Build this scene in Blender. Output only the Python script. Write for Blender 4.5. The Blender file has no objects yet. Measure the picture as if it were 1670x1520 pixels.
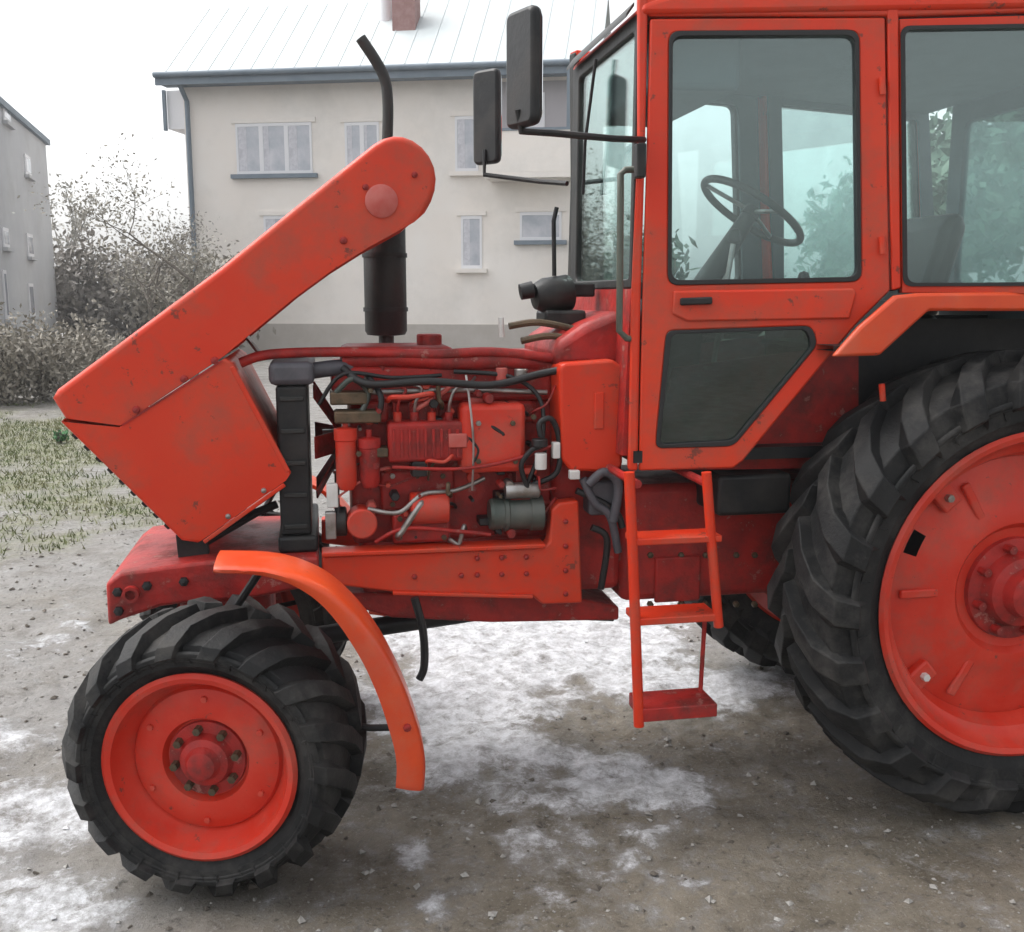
import bpy, math, random
import numpy as np
from mathutils import Vector, Matrix

random.seed(7)
rng = np.random.default_rng(7)
scene = bpy.context.scene
COL = scene.collection

# ------------------------------------------------------------------ camera
PSI, PIT = math.radians(10.5), math.radians(9.52)
CAM = Vector((.357, -2.867, 1.75))
FW = Vector((math.sin(PSI)*math.cos(PIT), math.cos(PSI)*math.cos(PIT), -math.sin(PIT)))
RT = Vector((math.cos(PSI), -math.sin(PSI), 0))
UP = RT.cross(FW)
cd = bpy.data.cameras.new('camera'); cam = bpy.data.objects.new('camera', cd); COL.objects.link(cam)
cam.location = CAM
cam.rotation_euler = FW.to_track_quat('-Z', 'Y').to_euler()
cd.sensor_fit = 'HORIZONTAL'; cd.sensor_width = 36; cd.lens = 36
cd.clip_start = .05; cd.clip_end = 2000
scene.camera = cam

# ------------------------------------------------------------------ sky, sun, exposure
SUN_EL, SUN_AZ = math.radians(58), math.radians(-62)     # azimuth from +Y clockwise: beyond the tractor, to the left, behind thin cloud
w = bpy.data.worlds.new('World'); scene.world = w; w.use_nodes = True
nt = w.node_tree; nt.nodes.clear()
sky = nt.nodes.new('ShaderNodeTexSky'); sky.sky_type = 'NISHITA'; sky.sun_disc = False
sky.sun_elevation = SUN_EL; sky.sun_rotation = SUN_AZ
sky.air_density = 1.0; sky.dust_density = 4.0; sky.ozone_density = 1.0
hs = nt.nodes.new('ShaderNodeHueSaturation'); hs.inputs['Saturation'].default_value = .12
bg = nt.nodes.new('ShaderNodeBackground'); bg.inputs['Strength'].default_value = .15
wo = nt.nodes.new('ShaderNodeOutputWorld')
nt.links.new(sky.outputs[0], hs.inputs['Color']); nt.links.new(hs.outputs[0], bg.inputs[0]); nt.links.new(bg.outputs[0], wo.inputs[0])
sl = bpy.data.lights.new('sun', 'SUN'); sl.energy = .8; sl.angle = math.radians(40); sl.color = (1, .97, .93)
so = bpy.data.objects.new('sun', sl); COL.objects.link(so)
sd = Vector((math.sin(SUN_AZ)*math.cos(SUN_EL), math.cos(SUN_AZ)*math.cos(SUN_EL), math.sin(SUN_EL)))
so.rotation_euler = sd.to_track_quat('Z', 'Y').to_euler(); so.location = (0, -4, 12)
scene.view_settings.view_transform = 'Standard'; scene.view_settings.look = 'None'
scene.view_settings.exposure = 1.15; scene.view_settings.gamma = 1; scene.view_settings.use_curve_mapping = False
try:
    scene.cycles.max_bounces = 10; scene.cycles.transparent_max_bounces = 16
except Exception: pass

# ------------------------------------------------------------------ measuring helpers (photo pixel -> metres on a real plane)
def ray(u, v): return FW + RT*((u-835)/1670) + UP*((760-v)/1670)
def at(u, v, Y):
    d = ray(u, v); return CAM + d*((Y-CAM.y)/d.y)
def on(u, v, p, n):
    d = ray(u, v); n = Vector(n); return CAM + d*((Vector(p)-CAM).dot(n)/d.dot(n))
def ground(u, v):
    d = ray(u, v); return CAM + d*(-CAM.z/d.z)

# ------------------------------------------------------------------ mesh builder
def curve(pts, k=6):
    pts = [Vector(p) for p in pts]
    if len(pts) < 3: return pts
    out = []
    for i in range(len(pts)-1):
        p0, p1, p2, p3 = pts[max(i-1, 0)], pts[i], pts[i+1], pts[min(i+2, len(pts)-1)]
        for j in range(k):
            q = j/k; out.append(.5*((2*p1)+(p2-p0)*q+(2*p0-5*p1+4*p2-p3)*q*q+(3*p1-p0-3*p2+p3)*q**3))
    return out+[pts[-1]]
class MB:
    def __init__(s): s.v = []; s.f = []
    def add(s, vs, fs):
        o = len(s.v); s.v += [Vector(p) for p in vs]; s.f += [tuple(i+o for i in f) for f in fs]; return s
    def box(s, c, d, rz=0, M=None):
        hx, hy, hz = d[0]/2, d[1]/2, d[2]/2
        R = M or Matrix.Rotation(rz, 3, 'Z'); c = Vector(c)
        vs = [c+R@Vector((x*hx, y*hy, z*hz)) for x in (-1, 1) for y in (-1, 1) for z in (-1, 1)]
        return s.add(vs, [(0,1,3,2),(4,6,7,5),(0,4,5,1),(2,3,7,6),(0,2,6,4),(1,5,7,3)])
    def mm(s, a, b):
        a = Vector(a); b = Vector(b); return s.box((a+b)/2, [abs(q) for q in (b-a)])
    def prism(s, pts, ex):
        n = len(pts); ex = Vector(ex); pts = [Vector(p) for p in pts]
        vs = pts + [p+ex for p in pts]
        fs = [tuple(range(n))[::-1], tuple(range(n, 2*n))] + [(i, (i+1) % n, (i+1) % n+n, i+n) for i in range(n)]
        return s.add(vs, fs)
    def tube(s, pts, r, seg=10, cap=True):
        pts = [Vector(p) for p in pts]; n = len(pts)
        rs = r if isinstance(r, (list, tuple)) else [r]*n
        vs = []; prev = None
        for i, p in enumerate(pts):
            t = (pts[min(i+1, n-1)]-pts[max(i-1, 0)]).normalized()
            if prev is None:
                a = Vector((0, 0, 1)) if abs(t.z) < .9 else Vector((1, 0, 0))
                x = t.cross(a).normalized()
            else: x = (prev - t*prev.dot(t)).normalized()
            prev = x; y = t.cross(x)
            vs += [p+(x*math.cos(k*math.tau/seg)+y*math.sin(k*math.tau/seg))*rs[i] for k in range(seg)]
        fs = [(i*seg+k, i*seg+(k+1) % seg, (i+1)*seg+(k+1) % seg, (i+1)*seg+k) for i in range(n-1) for k in range(seg)]
        if cap: fs += [tuple(range(seg))[::-1], tuple(range((n-1)*seg, n*seg))]
        return s.add(vs, fs)
    def lathe(s, prof, c, axis=(0, 1, 0), seg=48, closed=False, skip=None):
        """prof: (radius, offset along axis)"""
        ax = Vector(axis).normalized(); a = Vector((0, 0, 1)) if abs(ax.z) < .9 else Vector((1, 0, 0))
        x = ax.cross(a).normalized(); y = ax.cross(x); c = Vector(c); n = len(prof)
        vs = [c+ax*h+(x*math.cos(k*math.tau/seg)+y*math.sin(k*math.tau/seg))*r for r, h in prof for k in range(seg)]
        fs = [(i*seg+k, i*seg+(k+1) % seg, ((i+1) % n)*seg+(k+1) % seg, ((i+1) % n)*seg+k)
              for i in range(n if closed else n-1) for k in range(seg) if not (skip and skip(i, k))]
        return s.add(vs, fs)
    def xf(s, M):
        s.v = [M @ p for p in s.v]; return s

def holes_mesh(outer, holes, ex):
    """planar plate with openings, thickness along ex"""
    import bmesh
    bm = bmesh.new(); edges = []
    for lp in [outer]+holes:
        vs = [bm.verts.new(p) for p in lp]
        edges += [bm.edges.new((vs[i], vs[(i+1) % len(vs)])) for i in range(len(vs))]
    r = bmesh.ops.triangle_fill(bm, use_beauty=True, use_dissolve=False, edges=edges)
    fs = [g for g in r['geom'] if isinstance(g, bmesh.types.BMFace)]
    e = bmesh.ops.extrude_face_region(bm, geom=fs)
    bmesh.ops.translate(bm, vec=Vector(ex), verts=[g for g in e['geom'] if isinstance(g, bmesh.types.BMVert)])
    bmesh.ops.recalc_face_normals(bm, faces=bm.faces)
    m = MB(); bm.verts.index_update()
    m.v = [v.co.copy() for v in bm.verts]; m.f = [tuple(q.index for q in f.verts) for f in bm.faces]; bm.free(); return m

def rounded(pts, r, seg=5):
    out = []; n = len(pts)
    for i in range(n):
        p = Vector(pts[i]); a = Vector(pts[i-1])-p; b = Vector(pts[(i+1) % n])-p
        q = min(r, a.length*.45, b.length*.45); A = p+a.normalized()*q; B = p+b.normalized()*q
        for k in range(seg+1):
            t = k/seg; out.append(A*(1-t)**2+p*2*t*(1-t)+B*t*t)
    return out
def inset(pts, d):
    c = sum((Vector(p) for p in pts), Vector())/len(pts); out = []
    for p in pts:
        q = Vector(p)-c; out.append(c+q*(1-d/max(q.length, 1e-6)))
    return out

WO = {}
def props(o, label=None, cat=None, group=None, kind=None):
    if label: o['label'] = label
    if cat: o['category'] = cat
    if group: o['group'] = group
    if kind: o['kind'] = kind
    return o
def empty(name, loc):
    o = bpy.data.objects.new(name, None); COL.objects.link(o); o.location = loc; WO[o] = Vector(loc); o.empty_display_size = .2; return o
def obj(name, mb, mat, parent=None, bevel=0, smooth=40, label=None, segs=2):
    xs = np.array([tuple(p) for p in mb.v]); lo, hi = xs.min(0), xs.max(0)
    c = Vector(((lo[0]+hi[0])/2, (lo[1]+hi[1])/2, lo[2] if parent is None else (lo[2]+hi[2])/2))
    me = bpy.data.meshes.new(name); me.from_pydata([tuple(p-c) for p in mb.v], [], mb.f); me.update()
    import bmesh
    if len(mb.f) < 20000:
        bm = bmesh.new(); bm.from_mesh(me); bmesh.ops.recalc_face_normals(bm, faces=bm.faces); bm.to_mesh(me); bm.free()
    if smooth:
        me.polygons.foreach_set('use_smooth', [True]*len(me.polygons)); me.set_sharp_from_angle(angle=math.radians(smooth))
    me.materials.append(mat)
    o = bpy.data.objects.new(name, me); COL.objects.link(o)
    o.location = c-WO[parent] if parent else c
    if parent: o.parent = parent
    WO[o] = c
    if bevel:
        b = o.modifiers.new('bevel', 'BEVEL'); b.width = bevel; b.segments = segs; b.limit_method = 'ANGLE'; b.angle_limit = math.radians(35)
        wn_ = o.modifiers.new('normals', 'WEIGHTED_NORMAL'); wn_.keep_sharp = True
    if label: o['label'] = label
    return o
def again(o, parent, at_world, name=None):
    c = o.copy(); COL.objects.link(c); c.parent = parent; c.location = Vector(at_world)-WO[parent]; WO[c] = Vector(at_world); return c

# ------------------------------------------------------------------ materials
def mat(name, col, rough=.5, metal=0, col2=None, scale=6, amt=.5, bump=0, bscale=60, dirt=None, dirt_amt=0, dscale=3, coat=0, spec=.5, lo=.4, hi=.65, chips=None, chip_amt=.8, cscale=26, clo=.66):
    m = bpy.data.materials.new(name); m.use_nodes = True; t = m.node_tree; N = t.nodes; L = t.links
    b = N['Principled BSDF']; b.inputs['Roughness'].default_value = rough; b.inputs['Metallic'].default_value = metal
    b.inputs['Specular IOR Level'].default_value = spec
    if coat: b.inputs['Coat Weight'].default_value = coat; b.inputs['Coat Roughness'].default_value = .15
    tc = N.new('ShaderNodeTexCoord'); last = None
    def noise(sc, det=6, rg=.6):
        n = N.new('ShaderNodeTexNoise'); n.inputs['Scale'].default_value = sc; n.inputs['Detail'].default_value = det; n.inputs['Roughness'].default_value = rg
        L.new(tc.outputs['Object'], n.inputs['Vector']); return n
    def mix(a, bcol, fac):
        x = N.new('ShaderNodeMix'); x.data_type = 'RGBA'
        if isinstance(a, tuple): x.inputs[6].default_value = (*a, 1)
        else: L.new(a, x.inputs[6])
        x.inputs[7].default_value = (*bcol, 1); L.new(fac, x.inputs[0]); return x.outputs[2]
    def ramp(src, lo, hi, mx):
        r = N.new('ShaderNodeMapRange'); r.inputs[1].default_value = lo; r.inputs[2].default_value = hi; r.inputs[4].default_value = mx
        L.new(src, r.inputs[0]); return r.outputs[0]
    c = col
    if col2: c = mix(c, col2, ramp(noise(scale).outputs[0], lo, hi, amt))
    if dirt:
        f = ramp(noise(dscale, 10, .72).outputs[0], .48, .68, dirt_amt); c = mix(c, dirt, f)
        r = N.new('ShaderNodeMapRange'); r.inputs[3].default_value = rough; r.inputs[4].default_value = min(1, rough+.4); L.new(f, r.inputs[0]); L.new(r.outputs[0], b.inputs['Roughness'])
    if chips: c = mix(c, chips, ramp(noise(cscale, 8, .7).outputs[0], clo, clo+.03, chip_amt))
    if isinstance(c, tuple): b.inputs['Base Color'].default_value = (*c, 1)
    else: L.new(c, b.inputs['Base Color'])
    if bump:
        bn = N.new('ShaderNodeBump'); bn.inputs['Strength'].default_value = bump; bn.inputs['Distance'].default_value = .01
        L.new(noise(bscale, 5).outputs[0], bn.inputs['Height']); L.new(bn.outputs[0], b.inputs['Normal'])
    return m
def glass(name, tint, refl=.1, dust=.10):
    m = bpy.data.materials.new(name); m.use_nodes = True; t = m.node_tree; N = t.nodes; L = t.links; N.remove(N['Principled BSDF'])
    tr = N.new('ShaderNodeBsdfTransparent'); tr.inputs[0].default_value = (*tint, 1)
    gl = N.new('ShaderNodeBsdfGlossy'); gl.inputs['Roughness'].default_value = .02; gl.inputs[0].default_value = (.9, 1, .98, 1)
    df = N.new('ShaderNodeBsdfDiffuse'); df.inputs[0].default_value = (.32, .36, .34, 1)
    fr = N.new('ShaderNodeLayerWeight'); fr.inputs[0].default_value = .35
    mr = N.new('ShaderNodeMapRange'); mr.inputs[3].default_value = refl; mr.inputs[4].default_value = .6; L.new(fr.outputs['Fresnel'], mr.inputs[0])
    mx = N.new('ShaderNodeMixShader'); L.new(mr.outputs[0], mx.inputs[0]); L.new(tr.outputs[0], mx.inputs[1]); L.new(gl.outputs[0], mx.inputs[2])
    tc = N.new('ShaderNodeTexCoord'); n = N.new('ShaderNodeTexNoise'); n.inputs['Scale'].default_value = 5; n.inputs['Detail'].default_value = 8; L.new(tc.outputs['Object'], n.inputs['Vector'])
    r2 = N.new('ShaderNodeMapRange'); r2.inputs[1].default_value = .4; r2.inputs[2].default_value = .75; r2.inputs[4].default_value = dust; L.new(n.outputs[0], r2.inputs[0])
    m2 = N.new('ShaderNodeMixShader'); L.new(r2.outputs[0], m2.inputs[0]); L.new(mx.outputs[0], m2.inputs[1]); L.new(df.outputs[0], m2.inputs[2])
    L.new(m2.outputs[0], N['Material Output'].inputs[0]); return m

RED = (.60, .032, .008)
M_paint = mat('red_orange_paint', RED, .40, col2=(.60, .050, .016), scale=2.5, amt=.8, bump=.16, bscale=5, dirt=(.30, .085, .055), dirt_amt=.7, dscale=3.2, coat=.06, spec=.32, chips=(.11, .04, .028), cscale=16, clo=.62)
M_orange = mat('orange_fender_paint', (.66, .070, .014), .36, col2=(.56, .042, .012), scale=4, amt=.7, bump=.10, bscale=12, dirt=(.40, .17, .11), dirt_amt=.4, coat=.1, spec=.4, chips=(.14, .05, .035), cscale=30, clo=.66)
M_crim = mat('worn_engine_paint', (.40, .021, .016), .45, col2=(.24, .016, .015), scale=11, amt=.9, bump=.35, bscale=45, dirt=(.05, .03, .024), dirt_amt=.65, dscale=9, spec=.35, chips=(.40, .17, .14), chip_amt=.6, cscale=18, clo=.61)
M_rim = mat('rim_paint', (.54, .026, .010), .42, col2=(.60, .070, .042), scale=5, amt=.7, bump=.12, bscale=25, dirt=(.26, .09, .065), dirt_amt=.55, dscale=6, spec=.35, chips=(.10, .045, .035), cscale=30, clo=.645)
M_tyre = mat('tyre_rubber', (.0075, .008, .0085), .6, col2=(.012, .012, .0125), scale=8, amt=.9, bump=.3, bscale=70, dirt=(.085, .08, .074), dirt_amt=.62, dscale=5, spec=.28)
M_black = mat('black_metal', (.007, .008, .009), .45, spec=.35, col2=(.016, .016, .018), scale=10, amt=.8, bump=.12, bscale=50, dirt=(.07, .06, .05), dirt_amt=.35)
M_sootshade = mat('sooty_and_shaded_steel', (.010, .012, .012), .55, col2=(.028, .026, .023), scale=7, amt=.8, bump=.2, bscale=50)  # soot on the exhaust, painted shade on the far cab post
M_steel = mat('bare_steel', (.42, .41, .40), .38, .85, col2=(.22, .2, .18), scale=14, amt=.8, bump=.15, dirt=(.15, .1, .07), dirt_amt=.5)
M_brass = mat('greasy_brown_metal', (.13, .085, .05), .5, .4, col2=(.06, .05, .03), scale=20, amt=.9, bump=.3)
M_white = mat('white_plastic', (.68, .68, .66), .45, col2=(.5, .5, .47), scale=12, amt=.6)
M_greenmet = mat('dark_green_metal', (.05, .065, .055), .4, .3, col2=(.09, .10, .09), scale=9, amt=.8, dirt=(.2, .19, .17), dirt_amt=.4)
M_rubber = mat('black_rubber', (.010, .010, .011), .5)
M_trim = mat('grey_cab_lining', (.062, .085, .098), .75, col2=(.085, .11, .122), scale=6, amt=.7, bump=.15, bscale=120)
M_seat = mat('black_vinyl', (.02, .021, .023), .5, bump=.2, bscale=80)
M_glass = glass('cab_glass', (.92, .99, .985), .05, .05)
M_glass2 = glass('dusty_lower_glass', (.35, .45, .40), .04, .05)
M_glass3 = glass('windscreen_glass', (.90, .95, .94), .03, .05)
M_mirror = mat('mirror_glass', (.8, .82, .83), .05, 1)
M_lens = mat('lamp_lens', (.75, .75, .72), .12)
M_lilac = mat('dull_grey_rubber_hose', (.06, .06, .07), .55, col2=(.1, .095, .11), scale=14, amt=.8)

# ------------------------------------------------------------------ ground (one sheet to the horizon)
def axis(lo, hi, step, far, g=1.16):
    a = list(np.arange(lo, hi+1e-6, step)); s = step; q = a[0]
    left = []; 
    while q > -far: s *= g; q -= s; left.append(q)
    s = step; q = a[-1]; right = []
    while q < far: s *= g; q += s; right.append(q)
    return np.array(left[::-1]+a+right)
def vnoise(x, y, seed):
    r = np.random.default_rng(seed).random((256, 256)); xi = np.floor(x).astype(int); yi = np.floor(y).astype(int); fx = x-xi; fy = y-yi
    fx = fx*fx*(3-2*fx); fy = fy*fy*(3-2*fy); g = lambda a, b: r[a % 256, b % 256]
    return (g(xi, yi)*(1-fx)+g(xi+1, yi)*fx)*(1-fy)+(g(xi, yi+1)*(1-fx)+g(xi+1, yi+1)*fx)*fy
def fbm(x, y, f, seed, o=5, p=.55):
    s = 0; a = 1; tot = 0
    for i in range(o): s = s+a*vnoise(x*f+i*17.3, y*f+i*9.1, seed+i); tot += a; a *= p; f *= 2.03
    return s/tot
gx = axis(-2.2, 4.2, .022, 220); gy = axis(-1.7, 5.5, .022, 220)
X, Y = np.meshgrid(gx, gy, indexing='ij')
def soft_blob(x, y, lst):
    s = np.zeros_like(x)
    for cx, cy, rx, ry, st in lst: s = np.maximum(s, st*np.exp(-(((x-cx)/rx)**2+((y-cy)/ry)**2)))
    return s
SNOW = [(1.15, 2.35, .75, .75, 1.25), (1.75, 1.85, .5, .55, 1.25), (2.0, 1.3, .42, .35, 1.1), (1.0, 1.5, .6, .6, 1.15), (.95, .75, .4, .4, .95), (1.35, .5, .35, .3, .9), (.60, .12, .09, .20, .80), (.63, -.10, .07, .12, .72),
        (-.8, .6, .5, .4, .95), (-.55, .05, .32, .35, 1.0), (-.95, 1.2, .5, .3, .7), (-.3, -.35, .3, .2, .62), (-.9, -.1, .4, .4, .8), (.55, 3.2, 1.2, .8, .75), (2.6, 2.6, 1.2, .9, .9), (-2.5, 2.2, 1.2, .4, .55), (-.75, .3, .7, .7, .62), (-.6, -.5, .6, .5, .6), (.35, -.45, .5, .35, .42), (1.2, .1, .6, .35, .55), (-1.3, 2.4, .8, .8, .42)]
def snow_mask(x, y):
    b = soft_blob(x, y, SNOW)
    n = fbm(x, y, 3.0, 11, 6, .62)
    return np.clip((b+(n-.5)*1.5-.50)/.42+.35, 0, 1)
def grass_mask(x, y):
    n = fbm(x, y, 1.1, 31, 6, .65)
    b = np.exp(-((y-9.5)/5.6)**2)*(1/(1+np.exp((x+.8)/.6)))*1.15
    return np.clip((b+(n-.5)*2.2-.55)/.5, 0, 1)
def height(x, y):
    near = np.exp(-((x-1)/7)**2-((y-1.5)/7)**2)
    h = (fbm(x, y, .7, 3, 4)-.5)*.05+(fbm(x, y, 5, 5, 5)-.5)*.045*near+(fbm(x, y, 20, 8, 3)-.5)*.022*near
    wheels = np.maximum(np.exp(-((x-.0)/.35)**2-((y-.1)/.3)**2), np.exp(-((x-2.65)/.5)**2-((y-.15)/.35)**2))
    wheels = np.maximum(wheels, np.maximum(np.exp(-((x-.0)/.35)**2-((y-1.5)/.3)**2), np.exp(-((x-2.65)/.5)**2-((y-1.45)/.35)**2)))
    h = h*(1-.85*wheels)
    return h
S = snow_mask(X, Y); Gm = grass_mask(X, Y)
H = height(X, Y)+np.clip((S-.3)/.5, 0, 1)*(.006+.022*(fbm(X, Y, 14, 21, 4)-.35)*np.exp(-((X-1)/7)**2-((Y-1.5)/7)**2))
nx, ny = X.shape
co = np.stack([X, Y, H], -1).reshape(-1, 3)
idx = np.arange(nx*ny).reshape(nx, ny)
quads = np.stack([idx[:-1, :-1], idx[1:, :-1], idx[1:, 1:], idx[:-1, 1:]], -1).reshape(-1, 4)
me = bpy.data.meshes.new('ground'); me.vertices.add(len(co)); me.vertices.foreach_set('co', co.ravel().astype(np.float32))
me.loops.add(quads.size); me.loops.foreach_set('vertex_index', quads.ravel().astype(np.int32)); me.polygons.add(len(quads))
me.polygons.foreach_set('loop_start', (np.arange(len(quads))*4).astype(np.int32)); me.update(calc_edges=True)
me.polygons.foreach_set('use_smooth', [True]*len(quads))
PALE = np.clip((1.15*np.maximum(1/(1+np.exp((X+.25)/.18)), 1/(1+np.exp((1.5-Y)/.35)))+(fbm(X, Y, 1.3, 51, 5)-.5)*1.5-.25), 0, 1)
S = S*(.78+.22/(1+np.exp(-(X-.25)/.15)))
for nm, arr in (('snow', S), ('grass', Gm), ('pale', PALE)):
    a = me.attributes.new(nm, 'FLOAT', 'POINT'); a.data.foreach_set('value', arr.ravel().astype(np.float32))
gm = bpy.data.materials.new('gravelly_earth_with_snow'); gm.use_nodes = True; t = gm.node_tree; N = t.nodes; L = t.links; B = N['Principled BSDF']
tc = N.new('ShaderNodeTexCoord')
def tn(sc, det=8, rg=.65):
    n = N.new('ShaderNodeTexNoise'); n.inputs['Scale'].default_value = sc; n.inputs['Detail'].default_value = det; n.inputs['Roughness'].default_value = rg; L.new(tc.outputs['Object'], n.inputs['Vector']); return n.outputs[0]
def tr(src, a, b, lo=0, hi=1):
    r = N.new('ShaderNodeMapRange'); r.inputs[1].default_value = a; r.inputs[2].default_value = b; r.inputs[3].default_value = lo; r.inputs[4].default_value = hi; L.new(src, r.inputs[0]); return r.outputs[0]
def tmix(a, b, f):
    x = N.new('ShaderNodeMix'); x.data_type = 'RGBA'
    for k, q in ((6, a), (7, b)):
        if isinstance(q, tuple): x.inputs[k].default_value = (*q, 1)
        else: L.new(q, x.inputs[k])
    L.new(f, x.inputs[0]); return x.outputs[2]
def attr(n):
    a = N.new('ShaderNodeAttribute'); a.attribute_name = n; return a.outputs['Fac']
earth = tmix((.082, .068, .048), (.205, .178, .140), tr(tn(2.2, 10, .7), .36, .64))
earth = tmix(earth, (.215, .205, .195), attr('pale'))
earth = tmix(earth, (.085, .070, .050), tr(tn(4.5, 10, .78), .50, .60, 0, .7))
earth = tmix(earth, (.33, .32, .305), tr(tn(85, 3), .58, .68, 0, .5))
earth = tmix(earth, (.035, .03, .024), tr(tn(30, 6, .7), .56, .66, 0, .75))
gr = tmix((.115, .125, .06), (.20, .19, .12), tr(tn(9), .4, .62))
c1 = tmix(earth, gr, attr('grass'))
sn = tmix((.60, .61, .635), (.25, .245, .245), tr(tn(15, 9, .78), .42, .66))
mu = N.new('ShaderNodeMath'); mu.operation = 'ADD'; L.new(attr('snow'), mu.inputs[0]); L.new(tr(tn(9, 10, .8), .25, .75, -.95, .95), mu.inputs[1])
mu2 = tr(mu.outputs[0], .42, .72); 
slush = tmix((.27, .265, .262), (.17, .16, .15), tr(tn(6, 8, .7), .4, .62))
c1 = tmix(c1, slush, tr(mu.outputs[0], .02, .55, 0, .85))
c2 = tmix(c1, sn, tr(mu.outputs[0], .42, .95))
L.new(c2, B.inputs['Base Color']); L.new(tr(tn(3.1, 8, .7), .44, .58, .30, .85), B.inputs['Roughness']); B.inputs['Specular IOR Level'].default_value = .4
bn = N.new('ShaderNodeBump'); bn.inputs['Strength'].default_value = .8; bn.inputs['Distance'].default_value = .015; L.new(tn(42, 8, .75), bn.inputs['Height']); L.new(bn.outputs[0], B.inputs['Normal'])
me.materials.append(gm)
go = bpy.data.objects.new('ground', me); COL.objects.link(go); props(go, 'brown gravelly earth yard with patches of thin snow', kind='structure')

# loose gravel and snow lumps: uncountable
def scatter(name, n, area, size, material, keep, label, flat=.6):
    base = [(1,0,0),(-1,0,0),(0,1,0),(0,-1,0),(0,0,1),(0,0,-1)]; base = np.array(base, float)
    tri = np.array([(0,2,4),(2,1,4),(1,3,4),(3,0,4),(2,0,5),(1,2,5),(3,1,5),(0,3,5)])
    x = rng.uniform(area[0], area[1], n); y = rng.uniform(area[2], area[3], n); k = keep(x, y); x = x[k]; y = y[k]; n = len(x)
    z = height(x, y)+snow_mask(x, y)*.01
    s = size[0]*(size[1]/size[0])**(rng.random(n)**2.2)
    a = rng.uniform(0, math.tau, n)
    V = base[None]*(1+rng.uniform(-.35, .35, (n, 6, 3))*.9)+rng.uniform(-.3, .3, (n, 6, 3))
    V = V*s[:, None, None]; V[..., 2] *= flat
    ca, sa = np.cos(a)[:, None], np.sin(a)[:, None]
    vx = V[..., 0]*ca-V[..., 1]*sa+x[:, None]; vy = V[..., 0]*sa+V[..., 1]*ca+y[:, None]; vz = V[..., 2]+z[:, None]+s[:, None]*.2
    vs = np.stack([vx, vy, vz], -1).reshape(-1, 3); fs = (tri[None]+np.arange(n)[:, None, None]*6).reshape(-1, 3)
    m = bpy.data.meshes.new(name); m.from_pydata(vs.tolist(), [], fs.tolist()); m.materials.append(material)
    o = bpy.data.objects.new(name, m); COL.objects.link(o); return props(o, label, kind='stuff')
M_stone = mat('gravel', (.20, .19, .175), .9, col2=(.34, .33, .31), scale=30, amt=1)
M_stone2 = mat('dark_clods', (.07, .06, .05), .95, col2=(.14, .12, .10), scale=30, amt=1)
M_snowl = mat('snow_lumps', (.64, .65, .67), .6, col2=(.42, .42, .43), scale=20, amt=.6)
scatter('gravel', 5200, (-2.2, 4.2, -1.6, 6), (.004, .016), M_stone, lambda x, y: snow_mask(x, y) < .5, 'small grey stones loose over the yard')
scatter('earth_clods', 2600, (-2.2, 4.2, -1.6, 6), (.005, .018), M_stone2, lambda x, y: snow_mask(x, y) < .5, 'small dark clods of mud over the yard')
scatter('snow_lumps', 1500, (-2.2, 4.2, -1, 6), (.004, .013), M_snowl, lambda x, y: snow_mask(x, y) > .8, 'small lumps of old snow on the snow patches')

# ------------------------------------------------------------------ tractor
YC = .80
T = empty('tractor', (1.3, YC, 0)); props(T, 'red tractor with glazed cab, its hood tipped open over the bare engine', 'tractor')
def mir(p): return Vector((p[0], 2*YC-p[1], p[2]))

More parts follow.
